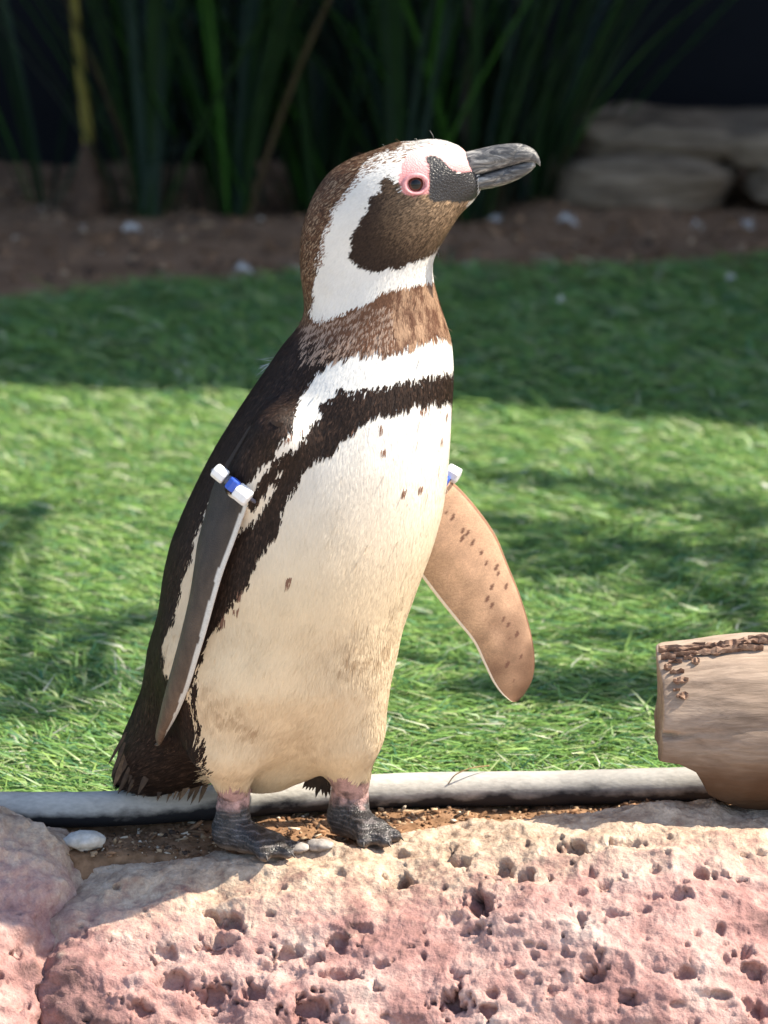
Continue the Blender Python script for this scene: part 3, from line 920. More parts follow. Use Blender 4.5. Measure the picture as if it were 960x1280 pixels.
def ledge_stone(label, px0, px1, pyt, pyb, Yc, dep, seed):
    a, b = P(px0, pyb, Yc), P(px1, pyt, Yc)
    x0, x1, z0, z1 = a[0], b[0], a[2], b[2]
    n, m = 70, 64
    th = np.arange(m) / m * 2 * math.pi
    rings = []
    for i, u in enumerate(np.linspace(0, 1, n)):
        e = max(0.03, 1 - abs(2 * u - 1) ** 7)
        cy, cz = np.cos(th), np.sin(th)
        sq = lambda w: np.sign(w) * np.abs(w) ** 0.35
        ring = np.stack([np.full(m, x0 + (x1 - x0) * u), Yc + dep * 0.5 + sq(cy) * dep * 0.5 * e, (z0 + z1) / 2 + sq(cz) * (z1 - z0) * 0.5 * (0.75 + 0.25 * e)], 1)
        k = fbm(ring * np.array([5, 9, 16]) + seed, 4, seed)
        k = k + 0.9 * (1 - np.abs(vnoise(ring * np.array([6, 10, 34]) + seed, seed + 9))) ** 4 * -1
        ring += np.stack([0 * th, cy, cz], 1) * (0.020 * k)[:, None]
        ring[:, 2] += 0.022 * vnoise(ring * np.array([5, 4, 4]) + seed * 3, seed)
        ring[:, 0] += 0.03 * vnoise(ring * np.array([3, 6, 14]) + seed, seed + 2)
        rings.append(ring)
    me = loft(np.array(rings))
    c = np.array([(x0 + x1) / 2, Yc + dep / 2, z0])
    for vtx in me.vertices:
        vtx.co -= Vector(c)
    obj('ledge_stone', me, simple('ledge_stone', (0.085, 0.060, 0.040), (0.27, 0.20, 0.138), 22, 0.9, 0.7, 0.01, 0.15, (0.5, 1, 3)), label=label, cat='stone', loc=c)
ledge_stone('long lower stone of the ledge, resting on the soil behind the lawn', 690, 920, 208, 270, 3.42, 0.22, 1)
ledge_stone('long flat upper stone topping the ledge behind the lawn', 712, 1130, 160, 212, 3.46, 0.28, 2)
ledge_stone('squat lower ledge stone under the overhanging end of the long flat one', 925, 1150, 206, 268, 3.41, 0.22, 4)

# small white moulted feathers
def feather_mesh():
    v, f = [], []
    n = 22
    for i in range(n):
        u = i / (n - 1)
        p = np.array([u * 0.05 - 0.025, 0.008 * math.sin(u * 2.6), 0.012 * math.sin(u * math.pi)])
        for s in (-1, 1):
            L = 0.016 * math.sin(math.pi * (0.12 + 0.8 * u)) * random.uniform(0.8, 1.15)
            tip = p + np.array([L * 0.8, s * L, random.uniform(-0.004, 0.01)])
            k = len(v)
            v += [p, p + np.array([0.003, 0, 0]), tip + np.array([0.001, 0, 0]), tip]
            f.append((k, k + 1, k + 2, k + 3))
        if i < n - 1:
            k = len(v)
            u2 = (i + 1) / (n - 1)
            p2 = np.array([u2 * 0.05 - 0.025, 0.008 * math.sin(u2 * 2.6), 0.012 * math.sin(u2 * math.pi)])
            w = np.array([0, 0.0008, 0])
            v += [p - w, p + w, p2 + w, p2 - w]
            f.append((k, k + 1, k + 2, k + 3))
    return mesh('feather', np.array(v), np.array(f), False)
FM = feather_mesh()
M_FEATHER = simple('white_feather', (0.66, 0.63, 0.58), (0.8, 0.78, 0.74), 80, 0.8)
FL = [(165, 287, 1.0, 'white feather on the soil beside the yellowish stalk'), (614, 278, 0.9, 'white feather on the soil under the penguin beak clump'), (713, 279, 1.3, 'larger white feather on the soil in front of the long lower ledge stone'),
      (872, 286, 1.1, 'white feather on the soil before the gap between the lower ledge stones'), (941, 284, 1.1, 'white feather on the soil in front of the squat lower ledge stone'), (106, 287, 0.6, 'tiny white feather on the soil at the foot of the yellowish stalk'),
      (308, 338, 1.0, 'white feather at the turf edge behind the penguin nape'), (700, 375, 0.6, 'small white feather in the shaded turf right below the ledge stones'), (912, 350, 0.9, 'white feather in the shaded turf near the soil edge, before the squat ledge stone'), (952, 608, 0.5, 'tiny white feather on the sunlit turf beyond the log')]
for px, py, s, lab in FL:
    g = G(px, py, 0.012 if 'soil' in lab else 0.022)
    o = obj('feather', FM, M_FEATHER, label=lab, cat='feather', group='white feathers lying about', loc=g)
    o.rotation_euler = (random.uniform(-0.5, 0.2), random.uniform(-0.3, 0.3), random.uniform(0, 6.28))
    o.scale = (s * 0.6, s * 0.6, s * 0.75)

# ================================================================== PENGUIN
SL = np.array([  # photo row, left edge, right edge, depth of centre, half depth
    (181.5, 500, 538, -0.060, 0.014), (186, 473, 556, -0.060, 0.025), (195, 447, 570, -0.060, 0.033), (210, 416, 580, -0.060, 0.039), (230, 400, 584, -0.060, 0.042),
    (250, 389, 583, -0.060, 0.044), (270, 382, 573, -0.060, 0.044), (290, 377, 560, -0.059, 0.043), (310, 375, 548, -0.058, 0.042), (325, 375, 540, -0.057, 0.042), (345, 376, 540, -0.056, 0.043),
    (370, 380, 546, -0.054, 0.047), (395, 381, 554, -0.052, 0.053), (412, 372, 560, -0.050, 0.060), (430, 355, 565, -0.048, 0.068), (460, 335, 567, -0.046, 0.079), (490, 314, 566, -0.044, 0.089),
    (520, 294, 564, -0.042, 0.096), (560, 269, 562, -0.039, 0.104), (600, 248, 559, -0.035, 0.110), (640, 229, 553, -0.031, 0.114), (680, 213, 542, -0.028, 0.116), (720, 204, 527, -0.025, 0.116),
    (760, 199, 512, -0.022, 0.113), (800, 197, 494, -0.019, 0.108), (840, 200, 476, -0.016, 0.100), (880, 212, 462, -0.006, 0.080), (920, 232, 448, 0.006, 0.056), (948, 250, 425, 0.012, 0.042), (968, 272, 400, 0.014, 0.032), (985, 300, 350, 0.014, 0.014)], float)
_z, _cx, _a, _cy, _b = [], [], [], [], []
for py, l, r, yy, b in SL:
    A_, B_ = P(l, py, yy), P(r, py, yy)
    _z.append(A_[2]); _cx.append((A_[0] + B_[0]) / 2); _a.append((B_[0] - A_[0]) / 2); _cy.append(yy); _b.append(b)
_z = np.array(_z)[::-1]
SLI = np.stack([np.array(q)[::-1] for q in (_cx, _cy, _a, _b)], 1)
def slice_at(z):
    # smooth interpolation
    return np.stack([np.interp(z, _z, SLI[:, k]) for k in range(4)], -1)
H = 0.0024
ORG = np.array([-0.30, -0.19, -0.01])
DIM = (200, 142, 275)
FOOT_N = P(300, 1050, -0.03)
def build_body_field():
    gx = ORG[0] + np.arange(DIM[0]) * H
    gy = ORG[1] + np.arange(DIM[1]) * H
    gz = ORG[2] + np.arange(DIM[2]) * H
    X = np.stack(np.meshgrid(gx, gy, gz, indexing='ij'), -1).astype(np.float32)
    zz = np.clip(gz, _z[0], _z[-1])
    s = slice_at(zz)
    k = np.ones(7) / 7
    s = np.stack([np.convolve(np.pad(s[:, i], 3, mode='edge'), k, 'valid') for i in range(4)], 1)
    u = (X[..., 0] - s[:, 0]) / np.maximum(s[:, 2], 0.004)
    w = (X[..., 1] - s[:, 1]) / np.maximum(s[:, 3], 0.004)
    rho = np.sqrt(u * u + w * w)
    F = (rho - 1) * np.minimum(s[:, 2], s[:, 3])
    zt, zb = _z[-1], _z[0]
    F = np.maximum(F, np.maximum(X[..., 2] - zt - 0.001, zb - 0.001 - X[..., 2]))
    F = F.astype(np.float32)
    # thighs
    hip_n, ank_n = P(285, 850, -0.055), P(293, 990, -0.030)
    F = join_cone(F, X, ORG, H, 0.05, P(287, 840, -0.070), P(283, 925, -0.066), 0.046, 0.033)
    F = join_cone(F, X, ORG, H, 0.012, P(283, 920, -0.066), P(292, 990, -0.038), 0.033, 0.0135)
    F = join_cone(F, X, ORG, H, 0.05, P(420, 840, -0.050), P(433, 915, -0.036), 0.038, 0.028)
    F = join_cone(F, X, ORG, H, 0.014, P(433, 912, -0.036), P(438, 982, -0.008), 0.028, 0.017)
    # rump and tail, flattened front to back
    F = join_cone(F, X, ORG, H, 0.045, P(262, 860, 0.0), P(205, 935, 0.022), 0.056, 0.036, ((0.35, 1, 0.25), 0.75))
    F = join_cone(F, X, ORG, H, 0.02, P(215, 920, 0.02), P(163, 968, 0.034), 0.036, 0.017, ((0.2, 1, 0.3), 0.6))
    F = join_cone(F, X, ORG, H, 0.02, P(235, 950, 0.015), P(190, 978, 0.03), 0.022, 0.011, ((0.2, 1, 0.3), 0.8))
    # shoulder swell of the near flipper
    F = join_cone(F, X, ORG, H, 0.03, P(345, 545, -0.128), P(305, 600, -0.126), 0.022, 0.016)
    # brow and cheek
    F = join_cone(F, X, ORG, H, 0.02, P(560, 212, -0.060), P(578, 226, -0.060), 0.022, 0.0145)
    # blur a little so that everything flows together
    for _ in range(2):
        for ax in range(3):
            F = (np.roll(F, 1, ax) + 2 * F + np.roll(F, -1, ax)) * 0.25
    # feathered folds at the neck
    g = np.gradient(F, H)
    gm = np.sqrt(g[0] ** 2 + g[1] ** 2 + g[2] ** 2) + 1e-6
    F = F / np.clip(gm, 0.25, 4)
    return F
FIELD = build_body_field()
def fsample(p):
    q = (p - ORG) / H
    i = np.clip(np.floor(q).astype(int), 0, np.array(DIM) - 2)
    t = np.clip(q - i, 0, 1)
    r = 0
    for a in (0, 1):
        for b in (0, 1):
            for c in (0, 1):
                w = (t[:, 0] if a else 1 - t[:, 0]) * (t[:, 1] if b else 1 - t[:, 1]) * (t[:, 2] if c else 1 - t[:, 2])
                r = r + w * FIELD[i[:, 0] + a, i[:, 1] + b, i[:, 2] + c]
    return r
def fgrad(p, e=0.003):
    g = np.stack([fsample(p + d) - fsample(p - d) for d in np.eye(3) * e], 1)
    return g / (np.linalg.norm(g, axis=1)[:, None] + 1e-9)
BV, BF = surface_nets(FIELD, ORG, H)
BN = fgrad(BV)
TREE = BVHTree.FromPolygons([tuple(x) for x in BV], [tuple(int(i) for i in q) for q in BF])
def hit(px, py, off=0.0):
    h = TREE.ray_cast(Vector(CAM), Vector(ray(px, py)))
    if h[0] is None:
        return None, None
    n = fgrad(np.array([h[0]]))[0]
    return np.array(h[0]) + n * off, n

# ---------------------------------------------------------------- plumage pattern (photo outline on the right side, mirrored onto the left)
def poly_sd(px, py, poly):
    poly = np.asarray(poly, float)
    d = np.full(px.shape, 1e9)
    ins = np.zeros(px.shape, bool)
    n = len(poly)
    for i in range(n):
        x0, y0 = poly[i]
        x1, y1 = poly[(i + 1) % n]
        ex, ey = x1 - x0, y1 - y0
        wx, wy = px - x0, py - y0
        t = np.clip((wx * ex + wy * ey) / (ex * ex + ey * ey + 1e-9), 0, 1)
        d = np.minimum(d, (wx - t * ex) ** 2 + (wy - t * ey) ** 2)
        c = ((y0 <= py) & (y1 > py)) | ((y1 <= py) & (y0 > py))
        xi = x0 + (py - y0) / (ey if abs(ey) > 1e-9 else 1e-9) * ex
        ins ^= c & (px < xi)
    return np.where(ins, -1, 1) * np.sqrt(d)
CROWN = [(520, 160), (505, 184), (480, 190), (462, 202), (450, 214), (441, 232), (428, 248), (414, 272), (404, 300), (399, 330), (394, 360), (390, 385), (392, 397), (300, 430), (300, 160)]
COLLAR = [(388, 388), (400, 396), (430, 389), (460, 376), (482, 362), (500, 357), (520, 353), (545, 348), (600, 345), (600, 405), (563, 413), (540, 420), (515, 430), (500, 436), (480, 441), (465, 436), (452, 443), (445, 436), (436, 446), (425, 447), (412, 451), (402, 462), (388, 480), (380, 490), (376, 505), (368, 523), (360, 540), (352, 552), (344, 566), (335, 575), (322, 590), (300, 612), (270, 612), (252, 650), (240, 690), (228, 730), (218, 772), (206, 800), (204, 840), (213, 850), (222, 842), (230, 860), (237, 885), (246, 925), (256, 960), (268, 1000), (250, 1030), (60, 1030), (60, 400)]
BAND = [(600, 462), (563, 466), (545, 462), (525, 471), (500, 474), (492, 480), (470, 482), (455, 484), (440, 488), (430, 482), (418, 494), (405, 500), (400, 503), (403, 515), (392, 528), (385, 540), (378, 548), (368, 562), (360, 572), (352, 590), (340, 600), (352, 606), (332, 625), (318, 650), (300, 660), (270, 700), (246, 760), (238, 800), (236, 850), (240, 885), (252, 935), (262, 970), (266, 968), (254, 925), (246, 885), (248, 840), (258, 810), (262, 795), (278, 772), (290, 752), (312, 728), (320, 705), (328, 690), (345, 668), (352, 640), (358, 625), (372, 606), (378, 588), (392, 574), (418, 566), (424, 552), (436, 546), (448, 532), (462, 522), (480, 516), (505, 512), (520, 502), (535, 506), (552, 500), (566, 496), (600, 494)]
GAP1 = [(356, 574), (345, 592), (330, 614), (316, 636), (308, 630), (324, 604), (338, 580), (348, 568)]
GAP2 = [(350, 570), (366, 556), (376, 566), (360, 598), (350, 600)]
CHEEK = [(487, 218), (480, 226), (474, 240), (466, 247), (462, 262), (452, 272), (448, 285), (440, 296), (438, 318), (446, 330), (462, 336), (478, 337), (490, 333), (500, 334), (510, 326), (535, 320), (548, 310), (566, 290), (582, 264), (592, 252), (585, 245), (560, 244), (545, 243), (530, 238), (515, 240), (503, 238), (498, 228), (494, 220)]
SCALY = [(533, 196), (542, 194), (552, 199), (560, 208), (568, 213), (576, 216), (600, 210), (600, 246), (590, 250), (575, 254), (560, 252), (540, 252), (535, 245), (538, 228), (535, 212)]
PINK = [(512, 190), (525, 184), (540, 178), (556, 180), (572, 184), (600, 190), (600, 220), (568, 214), (556, 205), (545, 196), (535, 196), (538, 215), (542, 235), (533, 244), (518, 247), (504, 242), (498, 228), (500, 210), (504, 198)]
SPECK = [(362, 723, 6), (475, 533, 4), (480, 560, 3.5), (505, 612, 3.5), (442, 536, 4), (528, 510, 3.5), (296, 760, 5), (300, 740, 4), (278, 772, 5), (362, 545, 4), (376, 536, 4)]
PSI_T, PSI_H = R(45), R(4)
def to_right_side(p):
    z = np.clip(p[:, 2], _z[0], _z[-1])
    s = slice_at(z)
    zn0, zn1 = P(450, 440, -.05)[2], P(450, 345, -.05)[2]
    k = sstep(zn0, zn1, z)
    psi = PSI_T + (PSI_H - PSI_T) * k
    nx, ny = -np.sin(psi), -np.cos(psi)                 # the bird's own right
    rx, ry = p[:, 0] - s[:, 0], p[:, 1] - s[:, 1]
    c = rx * nx + ry * ny
    m = c < 0
    rx = np.where(m, rx - 2 * c * nx, rx)
    ry = np.where(m, ry - 2 * c * ny, ry)
    back = (ry > 0) & (rx < 0)
    rr = np.sqrt(rx * rx + ry * ry)
    rx = np.where(back, -np.maximum(np.abs(rx), np.minimum(rr, s[:, 2] * 1.02)), rx)
    ry = np.where(back, 0, ry)
    q = np.stack([s[:, 0] + rx, s[:, 1] + ry, p[:, 2]], 1)
    low = p[:, 2] < P(300, 900, 0)[2]                   # legs, rump and tail are not mirrored
    q[low] = p[low]
    return q
WHITE = np.array([0.80, 0.77, 0.71])
CREAM = np.array([0.76, 0.61, 0.41])
BLACK = np.array([0.026, 0.0145, 0.0095])
def pattern(p, jitter=None, rnd=None):
    """colour and bare-skin mask for points on the body"""
    n = len(p)
    q = to_right_side(p)
    px, py = proj(q)
    if jitter is not None:
        px = px + jitter[:, 0]
        py = py + jitter[:, 1]
    if rnd is None:
        rnd = np.full(n, 0.5)
    wob = 3.4 * fbm(p * 120, 3, 31)
    wx = px + wob
    k = sstep(470, 780, py)[:, None]
    c = WHITE * (1 - k) + CREAM * k  # cream lower belly: yellowed feathers plus warm bounce light painted in
    c = c * (1 + 0.06 * fbm(p * 45, 3, 40))[:, None]
    # soiling on the belly and thigh
    for (sx, sy, rx, ry, amt) in ((440, 828, 42, 36, 0.55), (285, 895, 34, 26, 0.5), (262, 870, 18, 40, 0.3), (315, 915, 16, 12, 0.5), (380, 930, 60, 40, 0.28), (300, 975, 30, 14, 0.35), (520, 700, 30, 60, 0.12)):
        d = ((px - sx) / rx) ** 2 + ((py - sy) / ry) ** 2
        a = amt * np.exp(-d * 1.3) * np.clip(0.55 + 0.9 * fbm(p * 160, 3, 44), 0, 1.3)
        c = c * (1 - a[:, None]) + np.array([0.24, 0.125, 0.055]) * a[:, None]
    dark = np.minimum(poly_sd(wx, py, BAND), 1e9)
    col = poly_sd(wx, py, COLLAR)
    crn = poly_sd(wx, py, CROWN)
    chk = poly_sd(wx, py + wob * 0.4, CHEEK)
    def put(m, cc):
        c[m] = cc[m] if getattr(cc, 'ndim', 1) == 2 else cc
    bl = BLACK * (0.45 + 1.0 * rnd + 1.6 * np.clip(rnd - 0.86, 0, 1) * 7)[:, None]
    dark = np.minimum(dark, np.minimum(poly_sd(wx, py, GAP1), poly_sd(wx, py, GAP2)))
    put(dark < 0, bl)
    # collar: brown and streaked near the throat, black on the back
    t = sstep(395, 470, py - 0.55 * (px - 430))
    br = np.array([0.150, 0.072, 0.040]) * (0.75 + 0.5 * rnd)[:, None]
    stre = np.sin((py + 0.50 * px) * 0.66 + 4.0 * vnoise(p * 45, 50) + 1.2 * (rnd - 0.5))
    reg = (px < 492) & (px > 380) & (py > 380) & (py < 450 - 0.05 * (px - 430))
    fold = (stre > 0.30 + 0.5 * vnoise(p * 90, 51)) & reg
    ct = br * (1 - t)[:, None] + bl * t[:, None]
    ct = np.where(fold[:, None], np.array([0.36, 0.25, 0.185]) * (0.75 + 0.5 * rnd)[:, None], ct)
    frt = (px >= 492) & (py < 440)
    lum = np.clip(0.55 + 1.1 * fbm(p * np.array([160, 160, 70]), 2, 53) + 0.7 * (rnd - 0.5), 0, 1)
    ctf = np.array([0.13, 0.06, 0.034]) * (1 - lum)[:, None] + np.array([0.38, 0.235, 0.145]) * lum[:, None]
    ct = np.where(frt[:, None], ctf, ct)
    put(col < 0, ct)
    hb = np.array([0.12, 0.060, 0.032]) * (0.35 + 1.5 * rnd ** 1.5)[:, None]
    hb = np.where((rnd > 0.86)[:, None], np.array([0.36, 0.25, 0.16]), hb)
    put(crn < 0, hb)
    put((crn >= 0) & (crn < 5 + 16 * sstep(235, 190, py)) & (rnd > 0.5 + 0.35 * (crn / 20)) & (py < 330) & (px < 530), np.array([0.17, 0.095, 0.055]) * (0.5 + rnd)[:, None])
    fr = sstep(455, 560, px) * sstep(345, 265, py)
    ck = BLACK * (0.7 + 1.0 * rnd)[:, None] * (1 - fr)[:, None] + np.array([0.30, 0.20, 0.12]) * (0.25 + 1.6 * rnd ** 1.3)[:, None] * fr[:, None]
    put(chk < 0, ck)
    for sx, sy, r in SPECK:
        m = (px - sx) ** 2 + (py - sy) ** 2 < (r * 0.62) ** 2
        put(m, np.broadcast_to(np.array([0.24, 0.13, 0.085]), (n, 3)))
    # dark rump and tail with a few pale streaks
    sk = np.zeros(n)
    pk = poly_sd(px, py, PINK)
    scl = poly_sd(px, py, SCALY)
    deep = 1 - sstep(0, 12, np.abs(pk))
    pinkc = np.array([0.66, 0.29, 0.285]) * np.ones(3)
    top = np.clip(sstep(214, 190, py) * sstep(515, 545, px) + 0.75 * sstep(206, 188, py), 0, 1)
    pc = pinkc * (1 - top)[:, None] + np.array([0.72, 0.46, 0.42]) * top[:, None]
    put(pk < 0, pc)
    scc = np.array([0.028, 0.026, 0.026]) * (0.6 + 0.8 * rnd)[:, None]
    put(scl < 0, scc)
    sk[(pk < 0)] = 0.6
    sk[scl < 0] = 1.0
    sk[(scl < 3) & (scl >= 0) & (pk > 0)] = 0.0
    # ankle skin
    zz = p[:, 2]
    ank = ((py > 984 + wob) & (px > 268) & (px < 318)) | ((py > 972 + wob * 1.4) & (px > 408) & (px < 466))
    ank &= (p[:, 1] < 0.02)
    put(ank, np.array([0.42, 0.26, 0.24]) * (0.8 + 0.25 * rnd + 0.75 * np.clip(fbm(p * 190, 3, 71), -0.9, 0.4))[:, None])
    sk[ank] = 0.9
    return np.clip(c, 0.005, 0.85), sk, px, py

# ---------------------------------------------------------------- body mesh = torso + flippers + feet
parts_v, parts_f, parts_c, parts_s = [], [], [], []
def add_part(v, f, c, s):
    o = sum(len(x) for x in parts_v)
    parts_v.append(np.asarray(v, float)); parts_f.append(np.asarray(f) + o); parts_c.append(c); parts_s.append(s)
bc, bs, _, _ = pattern(BV)
# the skin under the plumage is a little darker in the dark areas only through its own pigment
add_part(BV, BF, bc, bs)

def flipper(stations, n, m, thick, outer_sign, colf, camber=0.0):
    """stations: rows of (leading xyz, trailing xyz); lens-shaped section"""
    st = spline(np.array([np.concatenate([a, b]) for a, b in stations]), n)
    v, col, sk = [], [], []
    for i in range(n):
        u = i / (n - 1)
        L, T = st[i, :3], st[i, 3:]
        ch = T - L
        tang = st[min(i + 1, n - 1)].reshape(2, 3).mean(0) - st[max(i - 1, 0)].reshape(2, 3).mean(0)
        nr = np.cross(ch, tang)
        nr /= np.linalg.norm(nr) + 1e-9
        nr *= outer_sign
        th = thick * (1 - 0.62 * u)
        for j in range(m):
            a = j / m * 2 * math.pi
            x = 0.5 - 0.5 * math.cos(a)                  # 0 leading .. 1 trailing
            prof = (0.32 + 1.1 * math.sqrt(max(x, 0)) * (1 - x) ** 0.8 * 1.35) if 0 < x < 1 else 0.32
            h = math.sin(a) * th * (0.55 + 0.45 * (1 - x)) * 0.5 * 1.25
            v.append(L + ch * x + nr * (h + camber * 4 * x * (1 - x) * (1 - 0.5 * u) * min(max((u - 0.16) / 0.25, 0), 1)))
            col.append((u, x, math.sin(a), *(L + ch * x)))
    v = np.array(v)
    q = np.array(col)
    col, sk = colf(q[:, 0], q[:, 1], q[:, 2], q[:, 3:])
    f = list(map(tuple, grid_faces(n, m, True)))
    # close the tip with strips across the section
    b = (n - 1) * m
    for j in range(m // 2 - 1):
        a0, a1 = j + 1, j + 2
        f.append((b + (m - j - 1) % m, b + a0 - 0 if False else b + a0, b + a1, b + (m - j - 2) % m)) if a1 <= m // 2 else None
    F = np.array(f)
    # orientation outwards
    tri = v[F]
    nrm = np.cross(tri[:, 1] - tri[:, 0], tri[:, 2] - tri[:, 0])
    mid = v[: n * m].reshape(n, m, 3).mean(1)
    cen = tri.mean(1)
    ref = cen - mid[np.minimum(F[:, 0] // m, n - 1)]
    if (np.einsum('ij,ij->i', nrm, ref) > 0).mean() < 0.5:
        F = F[:, ::-1]
    add_part(v, F, np.array(col), np.array(sk))
    return st
rgf = np.random.default_rng(21)
# near flipper: hangs along the flank, leading edge towards the breast
near_px = [((352, 528), (312, 535)), ((338, 560), (286, 575)), ((322, 594), (268, 606)), ((308, 632), (258, 640)), ((294, 672), (248, 676)), ((279, 712), (244, 710)), ((268, 748), (238, 750)),
           ((258, 785), (229, 788)), ((247, 822), (218, 828)), ((236, 858), (207, 866)), ((223, 890), (199, 899)), ((210, 914), (195, 920)), ((202, 926), (197, 927))]
near_st = []
for i, (a, b) in enumerate(near_px):
    u = i / (len(near_px) - 1)
    ha, _ = hit(*a)
    hb, _ = hit(*b)
    ya = (ha[1] if ha is not None else -0.05) - (-0.004 + 0.020 * min(1, u * 1.6))
    yb = (hb[1] if hb is not None else -0.03) - (-0.004 + 0.015 * min(1, u * 1.6))
    near_st.append([a, b, ya, yb])
ya = np.polyval(np.polyfit(np.arange(len(near_st)), [s[2] for s in near_st], 3), np.arange(len(near_st)))
yb = np.polyval(np.polyfit(np.arange(len(near_st)), [s[3] for s in near_st], 3), np.arange(len(near_st)))
yb = np.minimum(yb, ya + 0.05)
yb = np.maximum(yb, ya + 0.012)
near_pts = [(P(*s[0], ya[i]), P(*s[1], yb[i])) for i, s in enumerate(near_st)]
def col_near(u, x, s, p):
    n = len(u)
    rn = rgf.random(n)
    w = 0.02 + 0.05 * u + 0.015 * vnoise(p * 120, 9)
    k = (u * u * 0.6)[:, None]
    vv = 1 + 0.35 * vnoise(p * np.array([260, 260, 60]), 7) + 0.5 * np.maximum(0.0, 0.45 - x)  # streak noise, plus a painted sheen lighter towards the leading edge
    c = (np.array([0.030, 0.023, 0.017]) * (1 - k) + np.array([0.22, 0.145, 0.095]) * k) * (vv * (0.9 + 0.2 * rn))[:, None]
    sk = np.full(n, 0.45)
    rim = ((x < w) & (u > 0.10))
    c[rim] = np.array([0.56, 0.545, 0.50]) * (0.9 + 0.15 * rn[rim])[:, None]  # white leading edge with its sun highlight painted into the colour
    c[(x > 0.94) & (u > 0.3)] = (0.55, 0.47, 0.38)
    inner = s <= -0.15
    c[inner] = (0.60, 0.47, 0.38)
    sk[rim | inner | (x > 0.94)] = 0.0
    c[u < 0.14] = BLACK * 1.2
    sk[u < 0.14] = 0.0
    return c, sk
NEAR = flipper(near_pts, 150, 60, 0.016, 1, col_near, 0.006)
far_px = [((530, 560), (470, 610)), ((549, 588), (486, 655)), ((575, 611), (505, 692)), ((600, 640), (527, 721)), ((620, 670), (549, 750)), ((634, 704), (572, 778)), ((650, 744), (592, 803)), ((662, 784), (606, 832)),
          ((668, 818), (616, 852)), ((666, 846), (626, 866)), ((656, 865), (635, 874)), ((646, 875), (640, 877))]
far_pts = [(P(*a, 0.050 + 0.030 * i / 11), P(*b, 0.035 + 0.020 * i / 11)) for i, (a, b) in enumerate(far_px)]
far_spots = [(564, 646), (556, 640), (568, 651), (577, 662), (583, 665), (586, 671), (589, 677), (576, 672), (598, 685), (600, 690), (606, 703), (619, 708), (621, 716), (617, 700), (613, 733), (622, 740), (607, 748), (613, 756), (610, 765), (605, 775), (617, 770), (627, 773), (633, 780), (644, 792), (634, 798), (631, 732), (560, 634), (649, 820), (640, 850), (632, 830)]
def col_far(u, x, s, p):
    n = len(u)
    rn = rgf.random(n)
    px, py = proj(p)
    c = np.tile(np.array([0.54, 0.33, 0.205]), (n, 1))
    k = (sstep(0.30, 0.95, x + 0.12 * vnoise(p * 90, 3)) * 0.7)[:, None]
    c = c * (1 - k) + np.array([0.27, 0.165, 0.085]) * k * (0.85 + 0.35 * rn)[:, None]
    k = (sstep(0.38, 0.86, u + 0.12 * vnoise(p * 70, 4)) * 0.92)[:, None]
    c = c * (1 - k) + np.array([0.13, 0.062, 0.032]) * k
    c = c * (0.9 + 0.2 * rn)[:, None] * (1 + 0.12 * fbm(p * 120, 2, 8))[:, None]
    d = np.full(n, 1e9)
    for a, b in far_spots:
        d = np.minimum(d, ((px - a) * 0.9 + (py - b) * 0.45) ** 2 * 1.6 + ((py - b) * 0.9 - (px - a) * 0.45) ** 2 * 0.3 - 4.5 * math.sin(a * 7.3))
    edge = (x < 0.035)
    c[edge] = c[edge] * np.array([0.5, 0.42, 0.38])
    a = np.clip((4.6 + 2.5 * vnoise(p * 700, 5) - d) / 3.0, 0, 1)[:, None] * 0.9
    c = c * (1 - a) + np.array([0.12, 0.05, 0.03]) * a
    c[x > 0.965] = (0.72, 0.62, 0.48)
    back = s <= -0.1
    c[back] = (0.05, 0.046, 0.042)
    return c, np.where(back, 0.3, 0.0)
FAR = flipper(far_pts, 260, 130, 0.012, 1, col_far)

